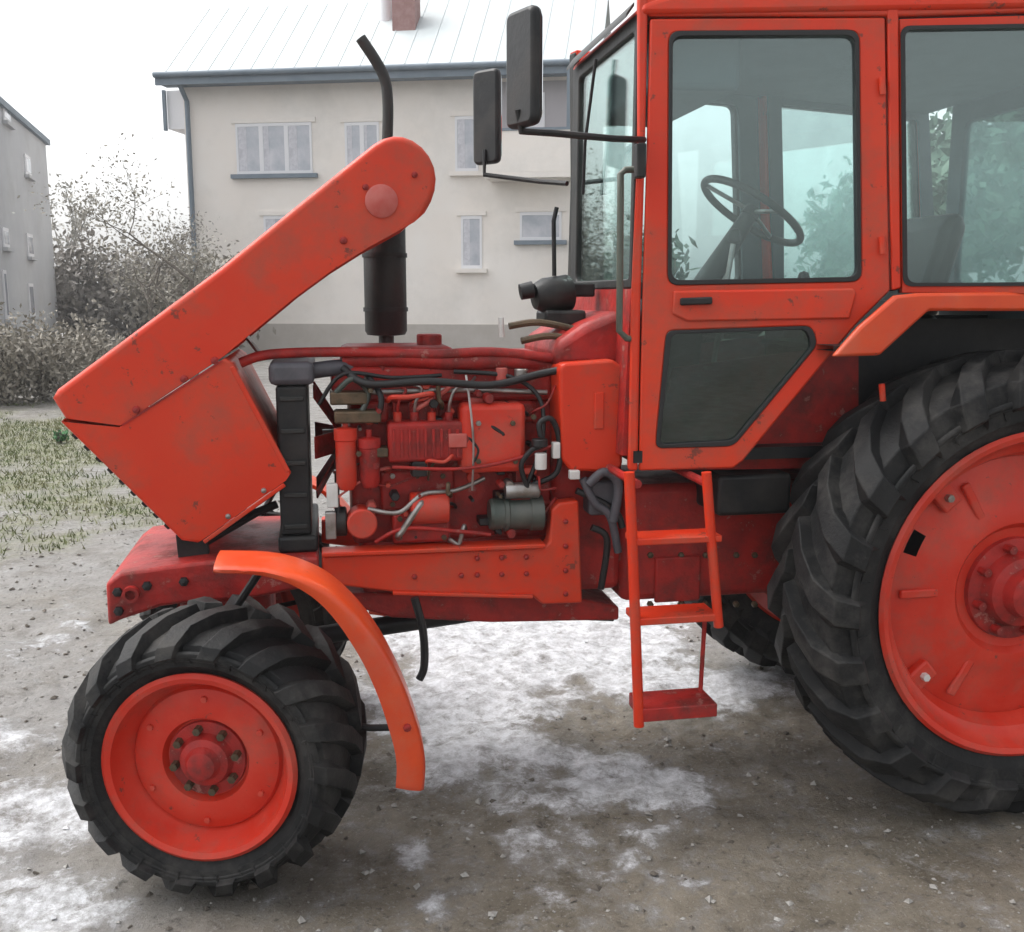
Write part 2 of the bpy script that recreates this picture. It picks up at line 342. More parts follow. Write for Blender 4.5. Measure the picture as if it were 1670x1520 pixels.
# tyres and wheels -------------------------------------------------
def tyre_profile(R, W, rim, lh):
    Rc = R-lh; h = W/2
    return [(0, Rc), (.35*h, Rc-.004), (.7*h, Rc-.016), (.9*h, Rc-.035), (1.0*h, Rc-.09*R/.43), (1.04*h, (Rc+rim)/2+.015), (1.0*h, rim+.05*R/.43), (.86*h, rim+.012), (.8*h, rim-.01)]
def make_tyre(R, W, rim, lh, n, dirn):
    P = tyre_profile(R, W, rim, lh); m = MB()
    full = [(r, -y) for y, r in P[::-1]]+[(r, y) for y, r in P[1:]]
    m.lathe(full, (0, 0, 0), seg=96)
    for sd in (-1, 1):
        for q, wq in ((.28, .006), (.36, .004), (.62, .005)):
            y0 = (1.04*W/2)*(1-q)+(1.0*W/2)*q; r0 = ((R-lh+rim)/2+.015)*(1-q)+(rim+.05*R/.43)*q
            m.lathe([(r0+wq*2, sd*(y0-.003)), (r0+wq, sd*(y0+.004)), (r0-wq, sd*(y0+.004)), (r0-wq*2, sd*(y0-.003))], (0, 0, 0), seg=96)
    def pt(s, th, off):
        f = max(0, min(s, len(P)-1.001)); i = int(f); q = f-i
        y = P[i][0]*(1-q)+P[i+1][0]*q; r = P[i][1]*(1-q)+P[i+1][1]*q
        dy = P[i+1][0]-P[i][0]; dr = P[i+1][1]-P[i][1]; l = math.hypot(dy, dr); ny_, nr = -dr/l, dy/l
        y += ny_*off; r += nr*off
        return y, r, th
    pitch = math.tau/n
    for side in (-1, 1):
        for i in range(n):
            th0 = i*pitch+(pitch/2 if side > 0 else 0); rows = []
            steps = [(-.05, 0), (1, .35), (2, .62), (3, .80), (3.6, .88), (4.25, .95), (4.75, .98)]
            for s, k in steps:
                th = th0+dirn*k*pitch*1.25; wdt = pitch*(.20+.05*k)
                hgt = lh*(1 if s < 3.7 else .75 if s < 4.5 else .25)
                hgt *= 1.0
                row = []
                for dth, off in ((-wdt*1.25, -.006), (-wdt*.85, hgt), (wdt*.85, hgt), (wdt*1.25, -.006)):
                    y, r, tt = pt(s, th+dth, off)
                    row.append((r*math.cos(tt), side*y, r*math.sin(tt)))
                rows.append(row)
            vs = [p for r in rows for p in r]; fs = []
            for a in range(len(rows)-1):
                for b in range(3): fs.append((a*4+b, a*4+b+1, a*4+b+5, a*4+b+4))
            fs += [(0, 1, 2, 3)[::-1], tuple(len(vs)-4+q for q in range(4))]
            m.add(vs, fs)
    return m
def placed(m, c, steer=0, flip=False):
    M = Matrix.Translation(c) @ Matrix.Rotation(steer, 4, 'Z') @ (Matrix.Rotation(math.pi, 4, 'Z') if flip else Matrix.Identity(4))
    return m.xf(M)

def ring_of(n, r, y, a0=0): return [(r*math.cos(a0+i*math.tau/n), y, r*math.sin(a0+i*math.tau/n)) for i in range(n)]

def front_wheel(c, steer, flip, label):
    rim = .268
    def P2(mb, c_, st, fl): return placed(mb.xf(Matrix.Translation((0, -.034, 0))), c_, st, fl)
    m = MB()
    m.lathe([(rim-.035, .09), (rim-.03, .125), (rim+.004, .135), (rim+.016, .125), (rim+.012, .10), (rim-.02, .10), (rim-.03, -.10), (rim+.01, -.12), (rim+.016, -.146), (rim+.004, -.156), (rim-.012, -.150), (rim-.020, -.12), (rim-.028, -.105), (rim-.036, -.085),
             (rim-.048, -.070), (rim-.056, -.082), (.195, -.088), (.150, -.094), (.128, -.092), (.118, -.070), (.112, -.070)], (0, 0, 0), seg=64)
    o = obj('wheel', P2(m, c, steer, flip), M_rim, T, smooth=30, label=label)
    obj('tyre', placed(make_tyre(.434, .385, rim+.002, .036, 18, 1), c, steer, flip), M_tyre, o, smooth=35, bevel=.006)
    h = MB(); h.lathe([(.115, -.068), (.112, -.080), (.080, -.084), (.070, -.108), (.052, -.116), (.040, -.136), (.018, -.142), (.0005, -.142)], (0, 0, 0), seg=40)
    obj('hub', P2(h, c, steer, flip), M_crim, o, smooth=30)
    for p in ring_of(8, .093, 0, .2):
        b = MB(); b.lathe([(.0005, -.108), (.012, -.108), (.013, -.078)], p, seg=6)
        obj('wheel_nut', P2(b, c, steer, flip), M_brass, o, smooth=0)
    for p in ring_of(6, .185, 0, .5):
        b = MB(); b.lathe([(.0005, -.099), (.009, -.098), (.011, -.080)], p, seg=8); obj('rivet', P2(b, c, steer, flip), M_rim, o)
    return o
FS = math.radians(-14)
front_wheel(Vector((.024, .143, .424)), FS, False, 'near front wheel with red rim')
front_wheel(Vector((.024, 2*YC-.143, .424)), FS, True, 'far front wheel')

def rear_wheel(c, flip, label):
    rim = .530
    m = MB()
    # rim barrel with flanges
    m.lathe([(rim-.05, .15), (rim+.005, .19), (rim+.018, .182), (rim+.01, .16), (rim-.03, .12), (rim-.045, 0), (rim-.03, -.12), (rim+.01, -.16), (rim+.018, -.182), (rim+.006, -.192), (rim-.012, -.186), (rim-.022, -.16), (rim-.045, -.125), (rim-.060, -.118), (rim-.072, -.095), (rim-.085, -.06)], (0, 0, 0), seg=80)
    # dished disc with 8 slots
    seg = 96
    prof = [(rim-.075, -.055), (rim-.105, -.062), (rim-.150, -.070), (.30, -.080), (.27, -.092), (.225, -.092), (.205, -.070), (.17, -.066), (.16, -.066)]
    m.lathe(prof, (0, .0, 0), seg=seg, skip=lambda i, k: i == 1 and k in (53, 54, 55, 5, 6, 7))
    o = obj('wheel', placed(m, c, 0, flip), M_rim, T, smooth=32, label=label)
    obj('tyre', placed(make_tyre(.790, .40, rim+.002, .042, 22, 1), c, 0, flip), M_tyre, o, smooth=35, bevel=.008)
    d = MB(); d.lathe([(rim-.06, .02), (.12, .02)], (0, 0, 0), seg=48); obj('inner_disc', placed(d, c, 0, flip), M_black, o)
    h = MB(); h.lathe([(.175, -.060), (.172, -.085), (.13, -.090), (.115, -.13), (.085, -.14), (.075, -.18), (.05, -.19), (.0005, -.19)], (0, 0, 0), seg=40)
    obj('hub', placed(h, c, 0, flip), M_crim, o, smooth=30)
    for p in ring_of(8, .148, 0, .3):
        b = MB(); b.lathe([(.0005, -.125), (.015, -.125), (.016, -.08)], p, seg=6); obj('wheel_nut', placed(b, c, 0, flip), M_crim, o, smooth=0)
    for i, p in enumerate(ring_of(4, rim-.105, 0, math.radians(221))):
        a = math.radians(221)+i*math.tau/4
        b = MB(); Mx = Matrix.Rotation(-a, 3, 'Y'); b.box((p[0], -.078, p[2]), (.085, .04, .07), M=Mx)
        obj('rim_clamp', placed(b, c, 0, flip), M_rim, o, bevel=.008)
        b = MB(); b.lathe([(.0005, -.118), (.013, -.118), (.014, -.09)], p, seg=6); obj('clamp_nut', placed(b, c, 0, flip), M_white if i == 0 else M_steel, o, smooth=0)
    for a in (0.0, math.pi/3, 2*math.pi/3, math.pi, -math.pi/3, -2*math.pi/3):
        b = MB(); Mx = Matrix.Rotation(-a, 3, 'Y'); b.box(((.34)*math.cos(a), -.078, .34*math.sin(a)), (.15, .018, .03), M=Mx)
        obj('stiffening_rib', placed(b, c, 0, flip), M_rim, o, bevel=.006)
    return o
rear_wheel(Vector((2.605, .155, .783)), False, 'near rear wheel, large, with red rim')
rear_wheel(Vector((2.605, 2*YC-.155, .783)), True, 'far rear wheel')

# hood -------------------------------------------------------------
def shell(pix, y0, y1, open_edges, bev=.035, thick=.010):
    """box-like sheet shell from a side outline; the faces of open_edges are left open"""
    import bmesh
    bm = bmesh.new(); n = len(pix)
    a = [bm.verts.new(at(u, v, y0)) for u, v in pix]
    b = [bm.verts.new((q.co.x, y1, q.co.z)) for q in a]
    f1 = bm.faces.new(a); f2 = bm.faces.new(b[::-1])
    for i in range(n):
        if i in open_edges: continue
        bm.faces.new((a[i], b[i], b[(i+1) % n], a[(i+1) % n]))
    bm.edges.ensure_lookup_table()
    es = [e for e in bm.edges if len(e.link_faces) == 2 and (f1 in e.link_faces or f2 in e.link_faces)]
    bmesh.ops.recalc_face_normals(bm, faces=bm.faces)
    bmesh.ops.bevel(bm, geom=es, offset=bev, segments=4, profile=.5, affect='EDGES')
    bmesh.ops.recalc_face_normals(bm, faces=bm.faces)
    m = MB(); bm.verts.index_update(); m.v = [v.co.copy() for v in bm.verts]; m.f = [tuple(q.index for q in f.verts) for f in bm.faces]; bm.free(); return m
def solid(o, t, off=-1):
    s = o.modifiers.new('sheet', 'SOLIDIFY'); s.thickness = t; s.offset = off; wn_ = o.modifiers.new('normals', 'WEIGHTED_NORMAL'); wn_.keep_sharp = True; wn_.weight = 90
HY0, HY1 = .50, 1.10
hood_pix = [(84, 650), (92, 636), (226, 536), (360, 436), (500, 322), (610, 234), (626, 225), (642, 221), (658, 222), (674, 228), (689, 239), (701, 254), (709, 272), (712, 291), (710, 310), (704, 328), (694, 346), (676, 362), (640, 382), (600, 404), (540, 442), (480, 486), (366, 580), (196, 694), (104, 682)]
HOPEN = {16, 17, 18, 19, 20, 21, 22, 23}
hood = obj('hood', shell(hood_pix, HY0, HY1, HOPEN, .022), M_paint, T, smooth=50, label='long red hood tipped up at an angle, rounded rear end'); solid(hood, .012)
gp = [(98, 688), (194, 697), (367, 584), (380, 592), (474, 772), (466, 784), (322, 886), (296, 882)]
gh = obj('grille_housing', shell(gp, HY0-.004, HY1+.004, {0, 1, 4, 5}, .012), M_paint, T, smooth=45, label='red nose panel hanging below the front of the hood'); solid(gh, .012)
# grille slats on the nose's front (faces down-left)
ga, gb = at(110, 698, HY0), at(290, 874, HY0)
for k in range(9):
    p = ga.lerp(gb, (k+.6)/9.4)
    d = (gb-ga).normalized(); nrm = Vector((d.z, 0, -d.x)); nrm = nrm if nrm.x < 0 else -nrm
    m = MB(); q = p+nrm*.010
    pts = [q-d*.014, q+d*.014, q+d*.009+nrm*.016, q-d*.009+nrm*.016]
    m.prism([Vector((a.x, HY0+.07, a.z)) for a in pts], (0, HY1-HY0-.14, 0)); obj('grille_slat', m, M_black, gh)
for yy in (HY0+.13, HY1-.13):
    p = ga.lerp(gb, .5); m = MB(); m.lathe([(.075, -.03), (.078, .004), (.07, .008), (.0005, .012)], (p.x, yy, p.z), axis=nrm, seg=28)
    obj('headlamp', m, M_lens, gh)
# hood trim: disc with painted-in reflection, seam strip, catch, inner ribs
def disc_on(u, v, y, r, h, material, parent, name, seg=28, label=None):
    c = at(u, v, y); m = MB(); m.lathe([(r, .004), (r, -h*.6), (r*.88, -h), (.0005, -h*1.25)], c, seg=seg); return obj(name, m, material, parent, label=label)
M_pink = mat('faded_and_glint_pink', (.48, .12, .10), .5, col2=(.45, .05, .035), scale=18, amt=.7)  # serves faded fittings and the painted reflection on the hood
disc_on(622, 328, HY0, .052, .010, M_pink, hood, 'glint_disc', label='pale round disc near the rear of the hood, a reflection painted as colour')
disc_on(560, 392, HY0, .012, .008, M_crim, hood, 'bolt_head', 10)
disc_on(596, 305, HY0, .010, .008, M_crim, hood, 'bolt_head', 10)
disc_on(676, 285, HY0, .010, .008, M_crim, hood, 'bolt_head', 10)
for u, v in ((222, 668), (300, 618), (350, 588)):
    disc_on(u, v, HY0-.006, .012, .006, M_crim, gh, 'bolt_head', 10)
m = MB(); a, b = at(200, 695, HY0-.008), at(362, 590, HY0-.008); d = (b-a).normalized(); up = Vector((-d.z, 0, d.x))
m.prism([a, b, b+up*.006, a+up*.006], (0, .004, 0)); obj('seam_strip', m, M_crim, gh)
for u, v in ((300, 545), (450, 425), (590, 318)):
    p = at(u, v, HY0+.02); m = MB(); m.box((p.x, YC, p.z+.075), (.02, HY1-HY0-.05, .03), M=Matrix.Rotation(math.radians(-37), 3, 'Y')); obj('inner_rib', m, M_black, hood)
m = MB(); a, b = at(374, 600, HY0-.006), at(466, 772, HY0-.006); d = (b-a).normalized(); up = Vector((-d.z, 0, d.x))
m.prism([a, b, b+up*.016, a+up*.016], (0, .010, 0)); obj('folded_lip', m, M_paint, gh, bevel=.003)
m = MB(); a, b = at(462, 788, HY0-.006), at(330, 882, HY0-.006); d = (b-a).normalized(); up = Vector((-d.z, 0, d.x))
m.prism([a, b, b+up*.014, a+up*.014], (0, .010, 0)); obj('folded_lip', m, M_paint, gh, bevel=.003)
for u, v in ((430, 800), (372, 842)): disc_on(u, v, HY0-.006, .009, .006, M_steel, gh, 'rivet', 10)
# stay holding the hood open, hinge at the nose
m = MB(); m.tube([at(430, 585, .9), at(392, 535, .9)], .009, 8); obj('hood_stay', m, M_steel, T)
m = MB(); m.prism([at(286, 872, .56), at(335, 872, .56), at(345, 925, .56), at(292, 925, .56)], (0, .04, 0)); obj('hood_hinge', m, M_black, T, bevel=.004)
m = MB(); m.prism([at(286, 872, .56)+Vector((0,.46,0)), at(335, 872, .56)+Vector((0,.46,0)), at(345, 925, .56)+Vector((0,.46,0)), at(292, 925, .56)+Vector((0,.46,0))], (0, .04, 0)); obj('hood_hinge', m, M_black, T, bevel=.004)
m = MB(); m.tube([at(300, 905, .60), at(420, 835, .60), at(452, 822, .60)], .014, 8); obj('hood_arm', m, M_black, T)

# chassis ----------------------------------------------------------
rail = [(525, 908), (700, 900), (888, 892), (896, 884), (900, 832), (912, 820), (944, 816), (950, 984), (884, 986), (868, 972), (640, 966), (525, 952)]
rp = [at(u, v, .48) for u, v in rail]
r1 = obj('frame_rail', MB().prism(rp, (0, .07, 0)), M_paint, T, bevel=.008, label='red frame rail beside the engine')
obj('frame_rail', MB().prism([mir(p) for p in rp], (0, -.07, 0)), M_paint, T, bevel=.008)
m = MB(); fl = [at(525, 908, .48), at(888, 893, .48)]; m.prism([fl[0], fl[1], fl[1]+Vector((0, 0, .014)), fl[0]+Vector((0, 0, .014))], (0, .09, 0)); m.xf(Matrix.Translation((0, -.018, .002))); obj('rail_flange', m, M_paint, r1, bevel=.003)
m = MB(); fl = [at(640, 962, .48), at(868, 968, .48)]; m.prism([fl[0], fl[1], fl[1]+Vector((0, 0, -.012)), fl[0]+Vector((0, 0, -.012))], (0, .09, 0)); m.xf(Matrix.Translation((0, -.018, -.002))); obj('rail_flange', m, M_paint, r1, bevel=.003)
for u, v in ((676, 940), (752, 938), (778, 937), (818, 936), (858, 935), (778, 910), (818, 909), (858, 908), (922, 850), (922, 890), (922, 930), (922, 968)):
    disc_on(u, v, .481, .0095, .012, M_crim, r1, 'bolt_head', 6)
# front ballast bracket
bp = [(172, 952), (196, 934), (330, 916), (520, 908), (520, 955), (420, 975), (300, 985), (262, 990), (196, 1012), (176, 1022)]
o = obj('front_bracket', MB().prism([at(u, v, .46) for u, v in bp], (0, .68, 0)), M_crim, T, bevel=.012, label='dark red bracket at the nose of the tractor')
for u, v in ((192, 965), (194, 996), (240, 955), (300, 948)): disc_on(u, v, .461, .016, .014, M_black, o, 'bolt_head', 6)
m = MB(); m.lathe([(.026, .01), (.026, -.02), (.016, -.02), (.016, .01)], at(214, 968, .455), seg=20); obj('tow_eye', m, M_crim, o)
# front axle
m = MB(); m.tube([(0, .30, .47), (0, .55, .50), (0, YC, .50), (0, 1.05, .50), (0, 1.30, .47)], [.075, .075, .13, .075, .075], 16); obj('axle', m, M_crim, T, label='front drive axle')
for s in (0, 1):
    P = [(0, .29, .30), (0, .29, .44), (0, .29, .62), (0, .29, .70)]
    if s: P = [mir(p) for p in P]
    m = MB(); m.tube(P, [.06, .085, .07, .045], 14); obj('kingpin_housing', m, M_crim, T)
m = MB(); m.mm((-.14, .62, .52), (.16, .98, .80)); obj('axle_support', m, M_crim, T, bevel=.02)
m = MB(); m.tube([(.10, .32, .46), (.12, YC, .47), (.10, 1.28, .46)], .018, 10); obj('tie_rod', m, M_black, T)
m = MB(); m.tube([(.08, .78, .50), (.9, .78, .58), (1.3, .78, .62)], .035, 12); obj('drive_shaft', m, M_black, T)

# front fenders: curved sheet with a side lip
fp = [(348, 928), (430, 930), (490, 943), (545, 972), (600, 1028), (645, 1100), (676, 1180), (690, 1240), (688, 1290)]
lipw = [.006, .012, .024, .040, .056, .066, .072, .075, .075]
def fender(mirror):
    m = MB(); m2 = []
    P = []; n0 = [at(u, v, -.045) for u, v in fp]
    # denser spline
    pts = []; lw = []
    for i in range(len(n0)-1):
        p0, p1, p2, p3 = n0[max(i-1, 0)], n0[i], n0[i+1], n0[min(i+2, len(n0)-1)]
        for k in range(4):
            q = k/4; pts.append(.5*((2*p1)+(p2-p0)*q+(2*p0-5*p1+4*p2-p3)*q*q+(3*p1-p0-3*p2+p3)*q**3)); lw.append(lipw[i]*(1-q)+lipw[i+1]*q)
    pts.append(n0[-1]); lw.append(lipw[-1])
    c = Vector((0, 0, .433)); vs = []
    for p, wd in zip(pts, lw):
        rad = Vector((c.x-p.x, 0, c.z-p.z)).normalized()
        vs += [p+rad*(wd+.003)+Vector((0, .004, 0)), p+rad*wd*.5+Vector((0, -.002, 0)), p+rad*.008, p+Vector((0, .010, 0))-rad*.004, p+Vector((0, .10, 0))-rad*.008, p+Vector((0, .20, 0)), p+Vector((0, .205, 0))+rad*.012]
    n = 7; fs = [(i*n+k, i*n+k+1, (i+1)*n+k+1, (i+1)*n+k) for i in range(len(pts)-1) for k in range(n-1)]
    if mirror: vs = [mir(p) for p in vs]
    m.add(vs, fs)
    o = obj('front_fender', m, M_orange, T, smooth=60, label='bright orange curved front fender' if not mirror else None); solid(o, .006, 0)
    a, b, e = at(664, 1186, .02), at(604, 1187, .06), Vector((.06, .27, .46))
    s = MB(); L1 = [a, b, e] if not mirror else [mir(q) for q in (a, b, e)]; s.tube(L1, .011, 8); obj('fender_stay', s, M_black, o)
    a, b = n0[1]+Vector((0, .1, -.005)), Vector((-.02, .29, .66)); s = MB(); s.tube([a, b] if not mirror else [mir(a), mir(b)], .012, 8); obj('fender_stay', s, M_black, o)
    m = MB(); q = at(664, 1186, -.05); m.lathe([(.012, .0), (.012, -.008), (.0005, -.01)], q if not mirror else mir(q), seg=8); obj('bolt_head', m, M_crim, o)
fender(False); fender(True)

# radiator and fan -------------------------------------------------
ra, rb = at(448, 600, .54), at(524, 884, .54)
m = MB(); m.mm((ra.x, .53, rb.z+.03), (rb.x-.03, 1.07, ra.z-.06)); rad = obj('radiator', m, M_black, T, bevel=.008, label='black radiator')
m = MB(); m.mm((ra.x-.02, .52, ra.z-.057), (rb.x-.005, 1.08, ra.z+.02)); obj('top_tank', m, M_lilac, rad, bevel=.02)
m = MB(); m.mm((ra.x-.01, .52, rb.z-.03), (rb.x-.01, 1.08, rb.z+.027)); obj('bottom_tank', m, M_black, rad, bevel=.012)
for k in range(5):
    zz = rb.z+.06+k*(ra.z-rb.z-.16)/4; m = MB(); m.mm((ra.x+.012, .520, zz-.008), (rb.x-.042, .5285, zz+.008)); obj('side_clip', m, M_sootshade, rad, bevel=.003)
m = MB(); m.tube([(ra.x+.06, YC, ra.z+.018), (ra.x+.06, YC, ra.z+.05)], .03, 16); obj('filler_cap', m, M_steel, rad)
fx = rb.x+.035; fz = (ra.z+rb.z)/2+.02
m = MB(); m.tube([(fx-.02, YC, fz), (fx+.16, YC, fz)], .035, 14); fan = obj('fan_shaft', m, M_steel, T)
for k in range(6):
    a = k*math.tau/6; m = MB(); M3 = Matrix.Rotation(a, 3, 'X') @ Matrix.Rotation(.5, 3, 'Z'); m.box(Vector((fx, YC, fz))+Matrix.Rotation(a, 3, 'X') @ Vector((0, .125, 0)), (.006, .19, .075), M=M3) ; obj('fan_blade', m, M_crim, fan)

# engine -----------------------------------------------------------
def X_(u, v=720, y=.6): return at(u, v, y).x
def Z_(v, u=720, y=.6): return at(u, v, y).z
EN = obj('engine_block', MB().mm((X_(572), .62, Z_(885)), (X_(905), 1.0, Z_(655))), M_crim, T, bevel=.02, label='worn red engine block')
def ebox(name, u0, v0, u1, v1, y, depth, material=M_crim, bev=.01, parent=None):
    a, b = at(u0, v0, y), at(u1, v1, y); m = MB(); m.mm((a.x, y, b.z), (b.x, y+depth, a.z)); return obj(name, m, material, parent or EN, bevel=bev)
def etube(name, pts, r, material=M_crim, seg=10, parent=None):
    m = MB(); m.tube(curve([at(u, v, y) for u, v, y in pts]), r, seg); return obj(name, m, material, parent or EN)
def ecyl(name, u, v, y, r, h, material=M_crim, axis='z', prof=None, parent=None, seg=24):
    ax = {'z': (0, 0, 1), 'y': (0, -1, 0), 'x': (1, 0, 0)}[axis]; m = MB()
    m.lathe(prof or [(.0005, -h/2), (r*.9, -h/2), (r, -h/2+.1*r), (r, h/2-.1*r), (r*.9, h/2), (.0005, h/2)], at(u, v, y), axis=ax, seg=seg); return obj(name, m, material, parent or EN, smooth=35)
ebox('cylinder_head', 540, 598, 900, 652, .59, .44, bev=.014)
ebox('valve_cover', 556, 566, 742, 604, .66, .30, bev=.025)
ebox('valve_cover', 752, 576, 890, 604, .66, .30, bev=.022)
ecyl('breather', 700, 556, .80, .045, .05)
etube('coolant_pipe', [(392, 592, .58), (440, 578, .58), (560, 574, .58), (700, 578, .58), (800, 574, .58), (900, 584, .58)], .017)
etube('coolant_pipe', [(500, 606, .6), (545, 600, .6), (590, 598, .64)], .028, M_lilac)
etube('fuel_rail', [(596, 640, .565), (760, 636, .565), (892, 640, .565)], .009, M_steel)
# injection pump with four delivery pipes
ip = ebox('injection_pump', 632, 690, 760, 752, .50, .11, M_crim, .012)
ebox('pump_governor', 752, 660, 858, 770, .49, .12, M_rim, .02)
ebox('pump_plate', 732, 708, 762, 730, .485, .02, M_pink, .004)
for i, u in enumerate((648, 676, 704, 732)):
    ecyl('pump_element', u, 684, .55, .014, .05, M_crim if i % 2 else M_rim)
    etube('injector_pipe', [(u, 676, .55), (u+2, 655, .535), (u+12, 634, .545), (u+(u-690)*.9, 622, .575), (u+(u-690)*1.1, 604, .62)], .0055, M_steel if i in (1, 3) else M_crim, 6)
for i, u in enumerate((590, 668, 746, 826)):
    ecyl('injector', u, 592, .63, .012, .06, M_steel)
    ecyl('head_bolt', u+34, 597, .60, .012, .03, M_crim, seg=6)
for i, u in enumerate((612, 690, 772, 850)):
    ebox('intake_port', u-22, 655, u+22, 690, .57, .06, M_crim, .014)
    ecyl('core_plug', u, 778, .615, .024, .02, M_rim, 'y')
# twin fuel filters
for u, v0, v1, mt in ((566, 700, 800, M_rim), (604, 716, 796, M_crim)):
    a, b = at(u, v0, .50), at(u, v1, .50); m = MB(); r = .034
    m.lathe([(.0005, 0), (r*.7, 0), (r, .02), (r, (a.z-b.z)*.8), (r*1.12, (a.z-b.z)*.82), (r*1.12, a.z-b.z), (.01, a.z-b.z+.006), (.01, a.z-b.z+.03), (.0005, a.z-b.z+.03)], (b.x, .52, b.z), axis=(0, 0, 1), seg=24); obj('fuel_filter', m, mt, EN)
ebox('filter_bracket', 545, 672, 622, 690, .49, .10, M_brass, .006)
ebox('alternator_bracket', 538, 640, 600, 660, .52, .12, M_brass, .006)
etube('rubber_hose', [(548, 640, .53), (575, 618, .52), (600, 640, .53), (590, 672, .53)], .010, M_greenmet)
etube('rubber_hose', [(600, 612, .55), (622, 650, .50), (612, 690, .51)], .010, M_rubber)
ecyl('pulley', 556, 850, .56, .05, .04, M_sootshade, 'x')
ecyl('pulley', 552, 760, .72, .07, .03, M_sootshade, 'x')
etube('belt', [(553, 745, .60), (550, 800, .56), (552, 850, .52)], .008, M_rubber)
ebox('white_bracket', 532, 790, 552, 828, .50, .03, M_white, .004)
ebox('steel_bracket', 530, 836, 549, 880, .50, .03, M_steel, .004)
# lower side: oil filter, hydraulic pump, side covers, sump
ebox('side_cover', 620, 768, 742, 830, .585, .04, M_crim, .012)
ecyl('oil_filter', 700, 828, .53, .055, .13, M_rim, 'x')
ecyl('oil_pump_housing', 590, 850, .53, .05, .10, M_rim, 'y')
ebox('pump_flange', 640, 840, 735, 884, .52, .10, M_crim, .012)
for u, v in ((640, 776), (680, 776), (722, 776), (640, 822), (722, 822), (652, 846), (722, 848), (652, 876), (724, 876), (585, 740), (780, 690), (836, 690), (780, 752), (840, 752), (870, 680)):
    y = .585 if 768 < v < 830 else .52 if v > 830 else .49
    m = MB(); m.lathe([(.0005, -.012), (.009, -.012), (.010, .004)], at(u, v, y), seg=6); obj('bolt_head', m, M_steel if (u+v) % 3 == 0 else M_brass, EN, smooth=0)
etube('oil_line', [(600, 830, .50), (650, 836, .48), (690, 806, .50), (742, 800, .52), (790, 780, .54)], .008, M_steel)
etube('oil_line', [(612, 884, .50), (660, 862, .48), (740, 866, .49), (800, 872, .50)], .007, M_crim)
etube('control_rod', [(640, 762, .47), (760, 764, .47), (862, 742, .48), (960, 700, .5)], .006, M_crim)
ebox('sump', 590, 884, 900, 965, .62, .36, M_crim, .02)
etube('wire_loom', [(740, 606, .57), (830, 614, .55), (880, 650, .52), (884, 720, .5), (860, 790, .5)], .008, M_rubber)
etube('wire_loom', [(520, 660, .55), (560, 610, .53), (640, 616, .54), (720, 612, .56)], .007, M_rubber)
ecyl('filler_neck', 818, 612, .56, .020, .05, M_pink)
ecyl('filler_neck', 850, 610, .55, .024, .035, M_steel)
# starter motor: dark green cylinder lying along the block
a = at(800, 842, .50); b = at(886, 842, .50); m = MB(); Ls = b.x-a.x
m.lathe([(.0005, 0), (.05, 0), (.056, .01), (.056, Ls*.25), (.061, Ls*.27), (.061, Ls*.34), (.056, Ls*.36), (.056, Ls*.75), (.062, Ls*.78), (.062, Ls), (.0005, Ls)], (a.x, .53, a.z), axis=(1, 0, 0), seg=28)
st = obj('starter_motor', m, M_greenmet, EN, smooth=30)
m = MB(); m.lathe([(.0005, 0), (.026, 0), (.028, .006), (.028, Ls*.62), (.02, Ls*.66), (.0005, Ls*.66)], (a.x+Ls*.28, .505, a.z+.085), axis=(1, 0, 0), seg=20); obj('solenoid', m, M_steel, EN)
# battery-side fittings: white filter bowl and black hoses
ecyl('filter_bowl', 882, 752, .46, .020, .055, M_white)
ecyl('filter_cap', 880, 722, .46, .027, .026, M_rubber)
etube('rubber_hose', [(882, 712, .46), (880, 690, .46), (900, 684, .47), (912, 720, .48), (908, 770, .48), (870, 790, .50)], .010, M_rubber)
etube('rubber_hose', [(862, 800, .49), (850, 760, .48), (866, 735, .47), (880, 728, .46)], .009, M_rubber)
ebox('coupling', 902, 722, 914, 748, .455, .03, M_white, .004)
# smaller fittings: ribs, banjo bolts, clamps, pipes, plug leads
for k in range(9): ebox('pump_rib', 640+k*13, 700, 645+k*13, 746, .492, .012, M_crim, .002)
for k in range(7): ebox('block_rib', 640+k*38, 656, 646+k*38, 690, .605, .02, M_crim, .003)
mats_ = [M_crim, M_crim, M_rim, M_steel, M_rubber, M_brass, M_black, M_pink]
rj = random.Random(23)
for k in range(26):
    u0 = rj.uniform(560, 880); v0 = rj.uniform(640, 870); du = rj.uniform(-90, 90); dv = rj.uniform(-50, 60); y0 = rj.uniform(.47, .57)
    u1 = min(905, max(545, u0+du)); v1 = min(884, max(620, v0+dv))
    etube('pipe', [(u0, v0, y0+.05), (u0+du*.1, v0+dv*.05-6, y0), (u0+du*.5+rj.uniform(-14, 14), v0+dv*.6+rj.uniform(-10, 10), y0-.005), (u1, v1-4, y0), (u1, v1, y0+.05)], rj.choice((.004, .006, .008, .011)), mats_[k % 8], 8)
for k in range(46):
    u0 = rj.uniform(560, 890); v0 = rj.uniform(612, 880); y0 = rj.choice((.50, .53, .56)); m = MB(); rr_ = rj.choice((.007, .010, .013, .017))
    m.lathe([(.0005, -.012), (rr_*.8, -.012), (rr_, -.006), (rr_, .05)], at(u0, v0, y0), seg=rj.choice((6, 6, 14))); obj('fitting', m, mats_[rj.randrange(8)], EN, smooth=30)
for k in range(12):
    u0 = rj.uniform(566, 880); v0 = rj.uniform(640, 850); w_ = rj.uniform(10, 34); h_ = rj.uniform(8, 26)
    ebox('bracket', u0, v0, u0+w_, v0+h_, rj.uniform(.49, .56), .07, mats_[rj.randrange(8)], .004)
etube('dipstick', [(770, 800, .5), (772, 720, .485), (764, 640, .5), (760, 612, .52)], .004, M_steel, 6)
